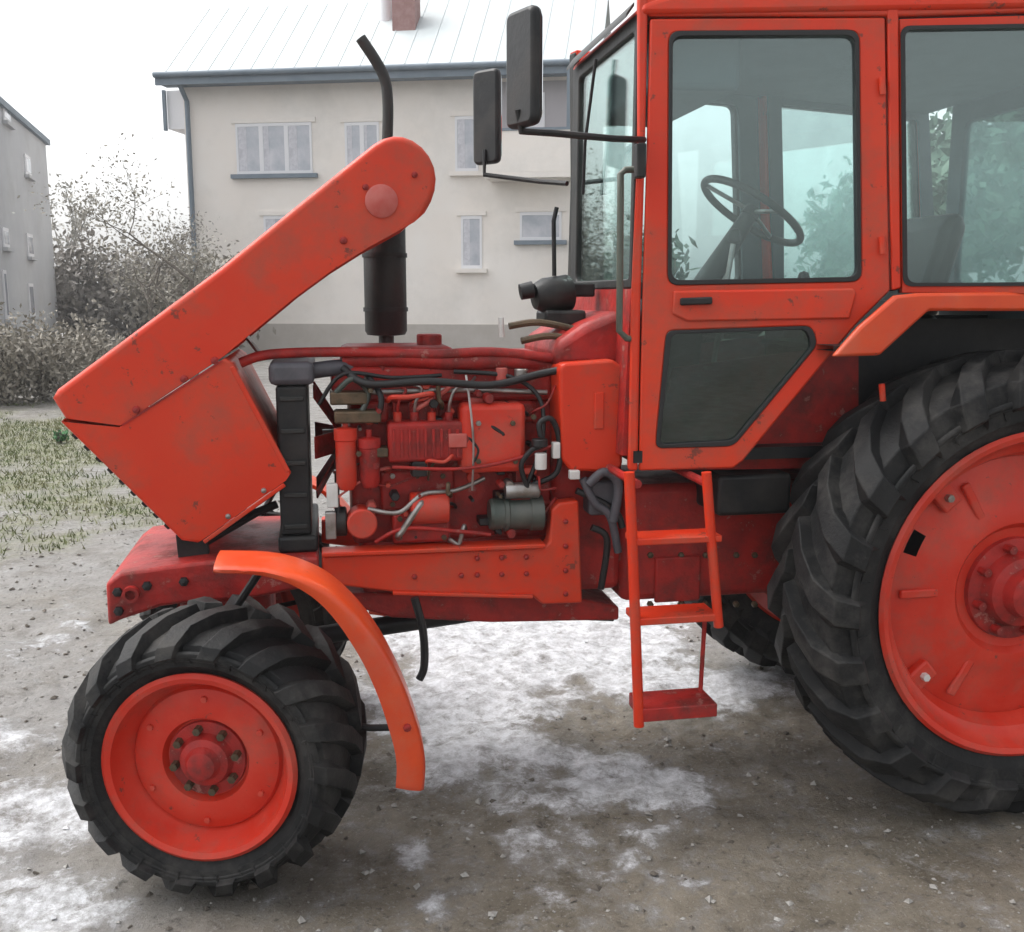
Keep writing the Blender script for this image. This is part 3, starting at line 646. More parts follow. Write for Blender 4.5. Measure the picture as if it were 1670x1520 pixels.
etube('heater_hose', [(560, 600, .56), (600, 626, .50), (700, 622, .49), (800, 628, .50), (880, 610, .52), (930, 600, .5)], .013, M_rubber)
etube('manifold', [(560, 588, .62), (640, 584, .60), (740, 590, .60), (840, 588, .60), (905, 596, .62)], .030, M_crim, 14)
# flywheel / clutch housing and gearbox
m = MB(); m.mm((X_(900), .58, Z_(975)), (X_(1015), 1.02, Z_(640))); obj('clutch_housing', m, M_crim, T, bevel=.03)
m = MB(); m.mm((X_(1012), .56, Z_(1000, y=.56)), (2.75, 1.04, Z_(800))); gbx = obj('gearbox', m, M_crim, T, bevel=.03, label='dark red gearbox below the cab')
for u in (1060, 1110, 1150, 1200, 1230):
    for v in (905, 985): disc_on(u, v, .561, .012, .012, M_brass, gbx, 'bolt_head', 6)
ebox('inspection_cover', 1070, 910, 1142, 980, .545, .02, M_crim, .008, parent=gbx)
m = MB(); m.tube([(2.605, .30, .783), (2.605, .50, .783), (2.605, YC, .783), (2.605, 1.1, .783), (2.605, 1.30, .783)], [.10, .15, .26, .15, .10], 20); obj('axle', m, M_crim, T, label='rear axle housing')
m = MB(); m.tube([at(u, v, .66) for u, v in ((640, 990), (800, 992), (1000, 1000))], .03, 10); obj('brake_tube', m, M_sootshade, T)
m = MB(); m.prism([at(u, v, .60) for u, v in ((560, 968), (900, 968), (1010, 990), (1010, 1012), (800, 1016), (640, 1008), (575, 990))], (0, .4, 0)); obj('sump_guard', m, M_crim, T, bevel=.01)
m = MB(); m.tube(curve([at(u, v, .45) for u, v in ((676, 975), (690, 1030), (692, 1085), (684, 1108))]), .014, 8); obj('breather_hose', m, M_rubber, T)
# pedals / valve cluster left of the ladder
for pts, r, mt in (([(960, 790, .45), (985, 770, .44), (1008, 790, .44), (1000, 850, .45)], .016, M_lilac), ([(950, 780, .47), (970, 820, .46), (995, 842, .46), (1008, 900, .48)], .014, M_lilac), ([(940, 800, .48), (1000, 830, .47), (1015, 860, .47)], .012, M_rubber), ([(965, 860, .48), (990, 880, .48), (980, 960, .5)], .012, M_rubber)):
    m = MB(); m.tube(curve([at(*q) for q in pts]), r, 10); obj('hydraulic_hose', m, mt, T)
ebox('hydraulic_valve', 962, 786, 1012, 840, .48, .10, M_lilac, .012, parent=T)
ebox('hose_clip', 930, 768, 946, 782, .44, .03, M_white, .003, parent=T)
# cowl in front of the cab
cw = obj('cowl', MB().prism([at(u, v, .46) for u, v in ((912, 600), (920, 592), (1000, 586), (1018, 600), (1016, 760), (1000, 772), (930, 768), (916, 750))], (0, .68, 0)), M_paint, T, bevel=.018, label='bright red cowl panel between engine and cab')
m = MB(); m.prism([at(u, v, .52) for u, v in ((905, 560), (955, 528), (1012, 505), (1040, 520), (1040, 600), (905, 600))], (0, .56, 0)); obj('cowl_top', m, M_crim, T, bevel=.03)
ebox('cowl_rib', 970, 640, 985, 700, .452, .012, M_paint, .004, parent=cw)
# fuel tank / tool box behind ladder
ebox('battery_box', 1172, 776, 1290, 838, .36, .34, M_black, .015, parent=T)
# exhaust
mb = at(630, 548, 1.2); mt_ = at(630, 372, 1.2)
m = MB(); rr = .082
m.lathe([(.03, -.08), (.03, 0), (rr*.9, .005), (rr, .02), (rr, mt_.z-mb.z+.02), (rr*.9, mt_.z-mb.z+.04), (.03, mt_.z-mb.z+.06), (.0005, mt_.z-mb.z+.06)], (mb.x, 1.2, mb.z), axis=(0, 0, 1), seg=28)
ex = obj('muffler', m, M_sootshade, T, smooth=35, label='black exhaust muffler standing behind the hood')
m = MB(); m.tube(curve([(mb.x, 1.2, mt_.z+.05), at(632, 215, 1.2), at(632, 160, 1.2), at(627, 128, 1.2), at(612, 98, 1.2), at(588, 62, 1.2)]), .021, 14, cap=False); o = obj('exhaust_pipe', m, M_sootshade, ex, label='exhaust pipe with its tip bent forward'); solid(o, .004)
m = MB(); m.tube([(mb.x, 1.2, mb.z-.07), (mb.x, 1.15, mb.z-.14), (mb.x+.05, 1.05, mb.z-.17)], .032, 12); obj('exhaust_elbow', m, M_crim, ex)
for k in (.25, .75):
    zz = mb.z+(mt_.z-mb.z)*k; m = MB(); m.lathe([(rr+.001, -.008), (rr+.005, -.008), (rr+.005, .008), (rr+.001, .008)], (mb.x, 1.2, zz), axis=(0, 0, 1), seg=28, closed=True); obj('band_clamp', m, M_black, ex)
# work lamp and indicator stalk in front of the windscreen
m = MB(); c = at(908, 480, .75); m.lathe([(.0005, -.09), (.045, -.085), (.062, -.05), (.066, .04), (.060, .05), (.0005, .052)], c, axis=(1, .15, .1), seg=24); lamp = obj('work_lamp', m, M_black, T, label='black work lamp in front of the windscreen')
m = MB(); m.mm((c.x-.06, c.y-.08, c.z-.11), (c.x+.09, c.y+.08, c.z-.055)); obj('lamp_foot', m, M_black, lamp, bevel=.012)
m = MB(); q = at(860, 474, .72); m.lathe([(.0005, -.03), (.028, -.026), (.030, .02), (.0005, .03)], q, axis=(1, 0, .2), seg=16); obj('lamp_knob', m, M_rubber, lamp)
m = MB(); q = at(950, 475, .78); m.mm((q.x-.05, q.y-.03, q.z-.02), (q.x+.04, q.y+.05, q.z+.03)); obj('junction_box', m, M_black, lamp, bevel=.008)
m = MB(); m.tube([at(904, 450, .75), at(903, 360, .75), at(908, 338, .75)], .008, 8); obj('stalk', m, M_black, lamp)
m = MB(); m.tube([at(818, 550, .62), at(817, 518, .62)], .010, 10); obj('level_tube', m, M_white, T)
for pts in ([(830, 532, .62), (880, 526, .62), (950, 540, .62)], [(850, 556, .6), (900, 548, .6), (962, 560, .6)]):
    m = MB(); m.tube(curve([at(*q) for q in pts]), .012, 8); obj('cable_sheath', m, M_brass, T)

# cab --------------------------------------------------------------
CP, CN = Vector((1.35, .35, 0)), Vector((.25, 1, 0)).normalized()
def cp(u, v, d=0): return on(u, v, CP+CN*d, CN)     # near cab wall, d metres inside it
TH = CN*.035
door_out = [cp(*q) for q in ((1060, 30), (1444, 28), (1448, 300), (1452, 474), (1400, 526), (1352, 582), (1212, 752), (1196, 764), (1042, 768), (1044, 640), (1048, 480), (1055, 250))]
win_up = rounded([cp(*q) for q in ((1092, 52), (1400, 50), (1404, 458), (1090, 464))], .035)
win_lo = rounded([cp(*q) for q in ((1088, 540), (1322, 532), (1332, 562), (1196, 726), (1070, 730))], .025)
def fx_(x): return x if x < 1.36 else 1.36+(x-1.36)*1.16 if x < 2.2 else x+.1344*max(0, 1-(x-2.2)/.9)
def mirM(m): m.v = [Vector((fx_(p.x), 2*YC-p.y, p.z)) for p in m.v]; return m   # far door is set a little further back
door = obj('door', holes_mesh(door_out, [win_up, win_lo], TH), M_paint, T, bevel=.007, label='red cab door with a large window and a slanted lower window')
odoor = obj('door', mirM(holes_mesh(door_out, [win_up, win_lo], TH)), M_paint, T, bevel=.006)
for far in (0, 1):
    D = odoor if far else door
    for pts, gmat, nm in ((win_up, M_glass, 'window_pane'), (win_lo, M_glass2, 'window_pane')):
        g = MB().prism([p+CN*.015 for p in inset(pts, -.004)], CN*.004); obj(nm, mirM(g) if far else g, gmat, D, smooth=0)
        g = holes_mesh([p-CN*.004 for p in inset(pts, -.003)], [[p-CN*.004 for p in inset(pts, .016)]], CN*.03); obj('gasket', mirM(g) if far else g, M_rubber, D, bevel=.002)
    # lining on the inside
    g = holes_mesh([p+CN*.037 for p in inset(door_out, .01)], [[p+CN*.037 for p in inset(win_up, .012)], [p+CN*.037 for p in inset(win_lo, .012)]], CN*.012); obj('lining', mirM(g) if far else g, M_trim, D)
# door crease, handle, hinges
m = MB(); m.prism([cp(*q)-CN*.012 for q in ((1098, 474), (1390, 470), (1396, 478), (1385, 520), (1120, 524), (1096, 512))], CN*.013); obj('pressed_panel', m, M_paint, door, bevel=.009)
m = MB(); m.prism([cp(*q)-CN*.03 for q in ((1108, 486), (1160, 484), (1160, 496), (1108, 498))], CN*.02); obj('handle', m, M_black, door, bevel=.005)
for v in (140, 400, 640):
    m = MB(); m.tube([cp(1438, v-14, -.012), cp(1440, v+14, -.012)], .010, 10); obj('hinge', m, M_paint, door)
# cab frame: posts, roof rails, rear side window, sill
frame = obj('cab_frame', MB().prism([cp(*q) for q in ((1040, -20), (1057, -20), (1052, 250), (1045, 480), (1040, 768), (1024, 768), (1030, 480), (1040, 250))], CN*.07), M_paint, T, bevel=.008, label='red cab frame')
def fpart(name, pix, th, material=M_paint, d=0, bev=.006, par=None, both=True):
    g = MB().prism([cp(u, v, d) for u, v in pix], CN*th); obj(name, g, material, par or frame, bevel=bev)
    if both:
        g = mirM(MB().prism([cp(u, v, d) for u, v in pix], CN*th)); obj(name, g, material, par or frame, bevel=bev)
g = mirM(MB().prism([cp(*q) for q in ((1040, -20), (1057, -20), (1052, 250), (1045, 480), (1040, 768), (1024, 768), (1030, 480), (1040, 250))], CN*.05)); obj('post', g, M_sootshade, frame, bevel=.008)  # far post: its backlit shade is put into the dark colour
fpart('post', ((1447, -10), (1466, -10), (1468, 300), (1470, 470), (1455, 474), (1451, 300)), .07)
fpart('post_lining', ((1440, -10), (1474, -10), (1477, 300), (1478, 470), (1450, 476), (1444, 300)), .012, M_trim, d=.072)
fpart('roof_rail', ((1040, -22), (2060, -40), (2060, 8), (1470, 26), (1058, 26)), .06, d=.004)
side_out = [cp(*q) for q in ((1468, 30), (2060, 14), (2080, 482), (1472, 478))]
side_win = rounded([cp(*q) for q in ((1470, 43), (2030, 34), (2040, 464), (1474, 466))], .03)
for far in (0, 1):
    g = holes_mesh([p+CN*.004 for p in side_out], [[p+CN*.004 for p in side_win]], TH); sf = obj('side_frame', mirM(g) if far else g, M_paint, T, bevel=.006)
    g = MB().prism([p+CN*.018 for p in inset(side_win, -.004)], CN*.004); obj('window_pane', mirM(g) if far else g, M_glass, sf, smooth=0)
    g = holes_mesh([p-CN*.001 for p in inset(side_win, -.003)], [[p-CN*.001 for p in inset(side_win, .014)]], CN*.03); obj('gasket', mirM(g) if far else g, M_rubber, sf)
    g = holes_mesh([p+CN*.041 for p in side_out], [[p+CN*.041 for p in inset(side_win, .012)]], CN*.012); obj('lining', mirM(g) if far else g, M_trim, sf)
# roof
pf, pb = cp(1040, -10), cp(2060, -30)
zr = 2.60
m = MB(); A = [Vector((pf.x+.01, pf.y-.01, zr)), Vector((pb.x+.05, pb.y-.02, zr)), Vector((pb.x+.05, 2*YC-pb.y+.02, zr)), Vector((pf.x+.01, 2*YC-pf.y+.01, zr))]
Bt = [A[0]+Vector((.0, 0, .03)), A[0]+Vector((.45, -.10, .16)), A[1]+Vector((0, 0, .16)), A[2]+Vector((0, 0, .16)), A[3]+Vector((.45, .10, .16)), A[3]+Vector((0, 0, .03))]
m.add(A+Bt, [(0, 1, 2, 3), (4, 5, 6, 7, 8, 9), (0, 4, 9, 3), (0, 1, 6, 5, 4), (3, 9, 8, 7, 2), (1, 2, 7, 6)]); roof = obj('cab_roof', m, M_paint, T, bevel=.02, segs=3, label='red cab roof')
m = MB(); m.prism([p+Vector((0, 0, -.028)) for p in inset(A, .06)], (0, 0, .024)); obj('ceiling_lining', m, M_trim, roof)
m = MB(); m.prism([Vector((p.x, p.y, zr-.20)) for p in (A[0]+Vector((.08, .09, 0)), A[0]+Vector((.36, .06, 0)), A[3]+Vector((.36, -.06, 0)), A[3]+Vector((.08, -.09, 0)))], (0, 0, .17)); obj('heater_box', m, M_trim, roof, bevel=.02)
# windscreen between the two front posts
w0, w1 = pf.y+.03, 2*YC-pf.y-.03
xt = cp(1045, 15).x; zt = cp(1045, 15).z; xb = cp(1034, 470).x; zb = cp(1034, 470).z
wout = [Vector((xt, w0, zt)), Vector((xt, w1, zt)), Vector((xb, w1, zb)), Vector((xb, w0, zb))]
wn = Vector((1, 0, 0))
whole = rounded([wout[0]+Vector((0, .03, -.05)), wout[1]+Vector((0, -.09, -.05)), wout[2]+Vector((0, -.09, .03)), wout[3]+Vector((0, .03, .03))], .03)
ws = obj('windscreen_frame', holes_mesh(wout, [whole], wn*.03), M_sootshade, T, bevel=.005, label='dark windscreen frame')
obj('window_pane', MB().prism([p+wn*.012 for p in inset(whole, -.004)], wn*.004), M_glass3, ws, smooth=0)
m = MB(); m.prism([Vector((xt-.03, w0+.02, zt+.0)), Vector((xt-.03, w1-.02, zt+.0)), Vector((xt-.005, w1-.02, zt+.035)), Vector((xt-.005, w0+.02, zt+.035))], (0, 0, -.012)); obj('visor', m, M_sootshade, ws)
m = MB(); m.tube([(xt-.02, YC, zt-.05), (xt-.03, YC+.1, zt-.32), (xt-.025, YC+.14, zt-.5)], .006, 6); obj('wiper', m, M_rubber, ws)
m = MB(); m.prism([Vector((xb, w0, zb-.002)), Vector((xb, w1, zb-.002)), Vector((xb-.02, w1, zb-.55)), Vector((xb-.02, w0, zb-.55))], (.03, 0, 0)); obj('front_panel', m, M_crim, frame)
# grab rod beside the screen
g0 = .34
m = MB(); m.tube([cp(1046, 276, .02), at(1020, 277, g0+.02), at(1012, 284, g0+.02), at(1012, 330, g0+.02), at(1011, 440, g0+.02), at(1010, 540, g0+.02), at(1022, 552, g0+.02), cp(1036, 553, .02)], .011, 10); obj('grab_rod', m, mat('olive_metal', (.085, .095, .075), .5), T, label='thin olive grab rod beside the windscreen')
ebox('rod_clamp', 1040, 232, 1054, 290, .27, .04, M_black, .006, parent=T)
# mirrors
def mirror(u0, v0, u1, v1, y, arm, far, label):
    a, b = at(u0, v0, y), at(u1, v1, y); c = (a+b)/2; hw = abs(b.x-a.x)
    m = MB(); Rz = Matrix.Rotation(math.radians(22 if not far else 40), 3, 'Z')
    pr = rounded([Vector((0, -.07, -(a.z-b.z)/2)), Vector((0, .07, -(a.z-b.z)/2)), Vector((0, .07, (a.z-b.z)/2)), Vector((0, -.07, (a.z-b.z)/2))], .03)
    m.prism([c+Rz @ p for p in pr], Rz @ Vector((.035, 0, 0))); o = obj('mirror', m, M_black, T, bevel=.012, label=label)
    m = MB(); m.prism([c+Rz @ (p*.92+Vector((.0355, 0, 0))) for p in pr], Rz @ Vector((.002, 0, 0))); obj('mirror_glass', m, M_mirror, o)
    m = MB(); m.tube(arm+[c+Vector((0, 0, -(a.z-b.z)*.35))], .010, 8); obj('mirror_arm', m, M_black, o)
mirror(820, 12, 870, 208, .02, [cp(1050, 228, .0), at(1000, 226, .2), at(900, 217, .08), at(850, 214, .03)], False, 'tall black side mirror on a long arm')
mirror(774, 112, 806, 268, 1.62, [Vector((xt, 2*YC-.3, at(955, 300, 1.3).z)), at(880, 296, 1.45), at(790, 285, 1.6)], True, 'far side mirror')
# lower cab tub and floor
m = MB(); fy0, fy1 = .34, 2*YC-.34
m.mm((1.36, fy0, 1.20), (2.9, fy1, 1.24)); obj('cab_floor', m, M_black, T)
# rear wall, window posts
rx = cp(2050, 300).x
m = holes_mesh([Vector((rx, .10, 1.5)), Vector((rx, 1.5, 1.5)), Vector((rx, 1.5, 2.6)), Vector((rx, .10, 2.6))], [rounded([Vector((rx, .2, 1.8)), Vector((rx, 1.4, 1.8)), Vector((rx, 1.4, 2.5)), Vector((rx, .2, 2.5))], .04)], (.03, 0, 0)); rw = obj('rear_wall', m, M_trim, T)
obj('window_pane', MB().prism([Vector((rx+.01, .195, 1.795)), Vector((rx+.01, 1.405, 1.795)), Vector((rx+.01, 1.405, 2.505)), Vector((rx+.01, .195, 2.505))], (.004, 0, 0)), M_glass, rw)
# steering column, wheel, dash, seat, levers
sc_ = at(1226, 345, .80); axs = Vector((.55, 0, .84)).normalized()
m = MB(); m.tube([sc_-axs*.02, sc_-axs*.30, sc_-axs*.62], [.03, .045, .06], 14); obj('steering_column', m, M_seat, T)
m = MB(); ex1 = axs.cross(Vector((0, 1, 0))).normalized(); ring = [sc_+(ex1*math.cos(k*math.tau/40)+Vector((0, 1, 0))*math.sin(k*math.tau/40))*.205 for k in range(41)]
m.tube(ring, .014, 10, cap=False); sw = obj('steering_wheel', m, M_rubber, T)
for k in range(3):
    a = k*math.tau/3+.4; m = MB(); m.tube([sc_, sc_+(ex1*math.cos(a)+Vector((0, 1, 0))*math.sin(a))*.2], .008, 8); obj('spoke', m, M_steel, sw)
m = MB(); m.lathe([(.0005, .02), (.03, .015), (.035, -.02), (.0005, -.02)], sc_, axis=axs, seg=16); obj('hub', m, M_rubber, sw)
d0 = at(1150, 455, .8)
m = MB(); m.prism([(1.42, .50, 1.24), (1.62, .50, 1.24), (1.66, .50, 1.62), (1.58, .50, 1.74), (1.42, .50, 1.70)], (0, .60, 0)); obj('dashboard', m, M_trim, T, bevel=.03)
m = MB(); m.mm((2.18, .56, 1.56), (2.60, 1.04, 1.68)); seat = obj('seat', m, M_seat, T, bevel=.045, segs=3, label='black driver seat')
m = MB(); m.prism([(2.52, .62, 1.66), (2.62, .62, 1.66), (2.72, .62, 2.00), (2.68, .62, 2.06), (2.62, .62, 2.02)], (0, .36, 0)); obj('backrest', m, M_seat, seat, bevel=.035, segs=3)
m = MB(); m.mm((2.28, .68, 1.24), (2.5, .92, 1.56)); obj('seat_base', m, M_black, seat, bevel=.02)
for (x, y, z, dx) in ((1.80, .62, 1.95, .1), (1.92, .98, 1.86, .06), (2.02, .52, 1.8, -.05)):
    m = MB(); m.tube([(x-dx, y, 1.24), (x, y, z)], .010, 8); lv = obj('lever', m, M_steel, T); m = MB(); m.lathe([(.0005, -.03), (.02, -.02), (.024, .0), (.016, .024), (.0005, .03)], (x, y, z), axis=(0, 0, 1), seg=14); obj('knob', m, M_rubber, lv)
# rear fenders
FY = .06
def rfender(far):
    f = lambda p: mir(p) if far else p
    lip = [at(u, v, FY) for u, v in ((1404, 532), (1462, 482), (1500, 478), (1700, 476), (2080, 478), (2110, 520), (2100, 560), (2060, 508), (1516, 507), (1436, 580), (1360, 582))]
    m = MB().prism([f(p) for p in lip], (0, .03*(-1 if far else 1), 0)); o = obj('rear_fender', m, M_orange if not far else M_paint, T, bevel=.010, label=None if far else 'orange rear fender lip over the rear tyre')
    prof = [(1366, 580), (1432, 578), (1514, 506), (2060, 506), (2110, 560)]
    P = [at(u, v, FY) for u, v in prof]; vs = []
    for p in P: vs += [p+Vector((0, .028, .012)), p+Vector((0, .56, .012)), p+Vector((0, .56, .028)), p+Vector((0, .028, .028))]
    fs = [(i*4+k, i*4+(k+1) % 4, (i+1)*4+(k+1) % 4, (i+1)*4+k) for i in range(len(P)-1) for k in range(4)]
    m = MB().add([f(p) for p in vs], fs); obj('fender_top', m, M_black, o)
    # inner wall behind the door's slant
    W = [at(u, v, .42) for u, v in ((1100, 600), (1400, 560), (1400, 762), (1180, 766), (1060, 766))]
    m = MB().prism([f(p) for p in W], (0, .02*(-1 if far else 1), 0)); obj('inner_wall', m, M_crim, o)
    W = [at(u, v, .44) for u, v in ((1390, 520), (1900, 520), (1900, 766), (1390, 766))]  # black wall: the shade under the fender is put into its colour
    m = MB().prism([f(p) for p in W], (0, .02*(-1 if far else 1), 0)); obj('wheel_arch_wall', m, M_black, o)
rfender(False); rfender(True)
# ladder
LY = .14
def lp(u, v): return at(u, v, LY)
m = MB(); m.tube([lp(1026, 770), lp(1032, 900), lp(1042, 1184)], .017, 10); lad = obj('step_ladder', m, M_paint, T, label='red step ladder below the door')
m = MB(); m.tube([lp(1152, 770), lp(1160, 880), lp(1172, 1022)], .016, 10); obj('side_rail', m, M_paint, lad)
for (u0, u1, v, hh, dd) in ((1034, 1176, 884, .022, .10), (1038, 1170, 1014, .024, .12), (1046, 1168, 1166, .045, .14)):
    a, b = lp(u0, v), lp(u1, v); m = MB(); m.mm((a.x, LY-.01, a.z-hh/2), (b.x, LY+dd, a.z+hh/2)); obj('tread', m, M_crim if v > 1100 else M_paint, lad, bevel=.004)
m = MB(); a, b = lp(1168, 1022), lp(1160, 1150); m.tube([a+Vector((0, .10, 0)), b+Vector((0, .10, 0))], .008, 8); obj('back_stay', m, M_crim, lad)
m = MB(); m.tube([lp(1040, 790), lp(1040, 790)+Vector((0, .42, 0))], .014, 8); m.tube([lp(1156, 790), lp(1156, 790)+Vector((0, .42, 0))], .014, 8); obj('mounting_bar', m, M_crim, lad)

# ------------------------------------------------------------------ house
M_render = mat('cream_render', (.80, .745, .69), .9, col2=(.82, .785, .745), scale=.6, amt=.8, bump=.2, bscale=30, dirt=(.62, .59, .55), dirt_amt=.5, dscale=.5)
M_roof = mat('pale_metal_roof', (.46, .51, .52), .5, col2=(.52, .56, .57), scale=.7, amt=.8)
M_fascia = mat('slate_blue_fascia', (.14, .18, .22), .6, col2=(.19, .23, .27), scale=2, amt=.6)
M_wframe = mat('white_window_frame', (.74, .74, .76), .5)
M_wpane = mat('house_window_glass', (.34, .37, .42), .08, col2=(.58, .58, .62), scale=1.3, amt=.9, spec=.8)
M_plinth = mat('brown_plinth', (.42, .385, .35), .9, col2=(.48, .45, .42), scale=2, amt=.7)
M_brick = mat('chimney_brick', (.27, .15, .14), .9, col2=(.34, .21, .20), scale=6, amt=.8)
HA = ground(320, 577); E1 = (RT*1+Vector((FW.x, FW.y, 0)).normalized()*(-.139)).normalized(); E2 = Vector((-E1.y, E1.x, 0)); HN = E2
def hp(u, v):
    p = on(u, v, HA, HN)-HA; return p.dot(E1), p.z
def hw_(s, d, z): return HA+E1*s+E2*d+Vector((0, 0, z))
def hbox(name, s0, d0, z0, s1, d1, z1, material, parent, bevel=0, label=None):
    m = MB(); pts = [hw_(s, d, z0) for s, d in ((s0, d0), (s1, d0), (s1, d1), (s0, d1))]; m.prism(pts, (0, 0, z1-z0)); return obj(name, m, material, parent, bevel=bevel, label=label)
HO = empty('house', HA); props(HO, 'two-storey cream rendered house with pale roof behind the tractor', 'house')
sR, _ = hp(938, 400); _, zE = hp(600, 128); DP = 9.0
hbox('wall', 0, 0, .9, sR, DP, zE, M_render, HO)
hbox('plinth', -.04, -.05, -.2, sR+.04, DP+.04, .9, M_plinth, HO)
# roof
zr0 = zE+.02; ov = .75
rd = 2.5
def roofz(d): return zr0+.18+(d+.7)*.78
sL_, sR_ = hp(272, 130)[0], sR+.7
m = MB()
prof = [(-.7, roofz(-.7)), (rd, roofz(rd)), (DP+.7, roofz(-.7)), (DP+.7, roofz(-.7)-.14), (rd, roofz(rd)-.16), (-.7, roofz(-.7)-.14)]
m.prism([hw_(sL_, d, z) for d, z in prof], E1*(sR_-sL_)); rf = obj('roof', m, M_roof, HO)
k = 0; s = sL_+.3
while s < sR_-.1:
    m = MB(); m.prism([hw_(s, d, z) for d, z in ((-.69, roofz(-.69)+.002), (rd-.02, roofz(rd-.02)+.002), (rd-.02, roofz(rd-.02)+.018), (-.69, roofz(-.69)+.018))], E1*.03); obj('standing_seam', m, M_roof, rf); s += .62
m = MB(); m.prism([hw_(0, 0, zE), hw_(0, DP, zE), hw_(0, rd, roofz(rd)-.2)], E1*.25); obj('gable', m, M_render, HO)
m = MB(); m.prism([hw_(sR-.25, 0, zE), hw_(sR-.25, DP, zE), hw_(sR-.25, rd, roofz(rd)-.2)], E1*.25); obj('gable', m, M_render, HO)
hbox('fascia', sL_, -.74, zE-.16, sR_, -.66, zE+.19, M_fascia, rf)
hbox('soffit', sL_, -.655, zE-.10, sR_, -.01, zE-.03, M_fascia, rf)
m = MB(); m.tube([hw_(sL_, -.80, zE+.10), hw_(sR_, -.80, zE+.10)], .08, 10); obj('gutter', m, M_fascia, rf)
# chimney, vent
cs, _ = hp(646, 60); cw_ = .33
hbox('chimney', cs-cw_, .9, roofz(.9)-.2, cs+cw_, 1.6, roofz(2.0)+.95, M_brick, rf)
cs2, _ = hp(606, 60); m = MB(); m.tube([hw_(cs2, 1.6, roofz(1.4)), hw_(cs2, 1.6, roofz(1.6)+1.1)], .2, 14); obj('vent_pipe', m, M_wframe, rf)
# downpipe and side box
s0, z0 = hp(330, 290); m = MB(); m.tube([hw_(.16, -.62, zE-.05), hw_(.16, -.12, zE-.5), hw_(.16, -.12, .3)], .07, 10); obj('downpipe', m, M_fascia, HO)
sa, za = hp(290, 208); hbox('corner_box', -.62, .25, za, -.02, 1.6, zE-.12, M_wframe, HO); hbox('corner_post', -.72, .15, za-.05, -.63, .25, zE-.12, M_fascia, HO)
M_curt = mat('net_curtain', (.62, .62, .66), .9, col2=(.46, .46, .5), scale=9, amt=.8)
def house_window(u0, v0, u1, v1, n, dark=False, sill=True):
    a, zt_ = hp(u0, v0); b, _ = hp(u1, v0); _, zb_ = hp((u0+u1)/2, v1)
    fr = .09
    o = holes_mesh([hw_(s, -.03, z) for s, z in ((a, zb_), (b, zb_), (b, zt_), (a, zt_))], [[hw_(s, -.03, z) for s, z in ((a+(b-a)*i/n+fr*.7, zb_+fr), (a+(b-a)*(i+1)/n-fr*.7, zb_+fr), (a+(b-a)*(i+1)/n-fr*.7, zt_-fr), (a+(b-a)*i/n+fr*.7, zt_-fr))] for i in range(n)], E2*.026)
    W = obj('window', o, M_wframe, HO)
    for i in range(n):
        hbox('pane', a+(b-a)*i/n+fr*.6, -.018, zb_+fr*.9, a+(b-a)*(i+1)/n-fr*.6, -.008, zt_-fr*.9, M_wpane, W)
    if n > 1 or not dark:
        for i in range(n): hbox('curtain', a+(b-a)*i/n+fr*.8, -.0215, zb_+fr, a+(b-a)*(i+(.42 if i % 2 == 0 else .3))/n, -.019, zt_-fr, M_curt, W)
    if sill: hbox('sill', a-.15, -.16, zb_-.12, b+.15, -.001, zb_-.004, M_fascia if dark else M_render, W)
    hbox('lintel', a-.12, -.05, zt_+.004, b+.12, -.001, zt_+.13, M_render, W)
house_window(384, 202, 508, 284, 3, True); house_window(562, 200, 618, 284, 2); house_window(742, 190, 780, 280, 1)
house_window(752, 352, 786, 438, 1); house_window(848, 346, 916, 392, 1, True); house_window(430, 352, 520, 440, 2)
# balcony on the right: flat panel with the opening's shade in its colour, parapet, slab
a, zt_ = hp(806, 150); b, zb_ = hp(930, 218); _, zs = hp(860, 296); _, zp = hp(860, 222)
hbox('balcony_shade_panel', a, -.02, zp, b, -.004, zE-.2, mat('balcony_shade_wall', (.40, .38, .40), .9), HO)
bal = hbox('balcony', a-.1, -1.0, zs, b+.1, -.021, zs+.14, M_render, HO)
hbox('parapet', a-.1, -1.0, zs+.142, b+.1, -.9, zp, M_render, bal); hbox('hand_rail', a-.12, -1.02, zp+.002, b+.12, -.88, zp+.07, M_fascia, bal)
for s in (a-.06, b-.02): hbox('balcony_post', s, -.99, zp+.074, s+.09, -.90, zE-.11, M_fascia, bal)
hbox('balcony_door', a+.5, -.045, zs+.15, a+1.4, -.022, zE-.5, M_wframe, HO)

# grey building at the left edge
BA = ground(0, 592); BB = ground(98, 562); BD = (BB-BA).normalized(); BNn = Vector((-BD.y, BD.x, 0)); BNn = BNn if BNn.x < 0 else -BNn
M_grey = mat('grey_render', (.44, .45, .47), .9, col2=(.52, .53, .54), scale=.5, amt=.8, bump=.2, bscale=20, dirt=(.36, .36, .36), dirt_amt=.5, dscale=.6)
GB = empty('grey_building', BA); props(GB, 'plain grey rendered building at the left edge of the yard', 'building')
hB = on(70, 232, BA, BNn).z
BS = BA-BD*4; LB = (BB-BS).length
def gbox(name, s0, d0, z0, s1, d1, z1, material, parent):
    m = MB(); m.prism([BS+BD*s+BNn*d+Vector((0, 0, z0)) for s, d in ((s0, d0), (s1, d0), (s1, d1), (s0, d1))], (0, 0, z1-z0)); return obj(name, m, material, parent)
gbox('wall', 0, 0, -.2, LB, 8, hB, M_grey, GB)
grf = gbox('roof', -.2, -.12, hB+.002, LB+.25, 8.2, hB+.18, M_fascia, GB); gbox('ridge_board', 0, .5, hB+.184, LB, 7.5, hB+.4, M_grey, GB)
def gs(u, v): 
    p = on(u, v, BA, BNn); return (p-BS).dot(BD), p.z
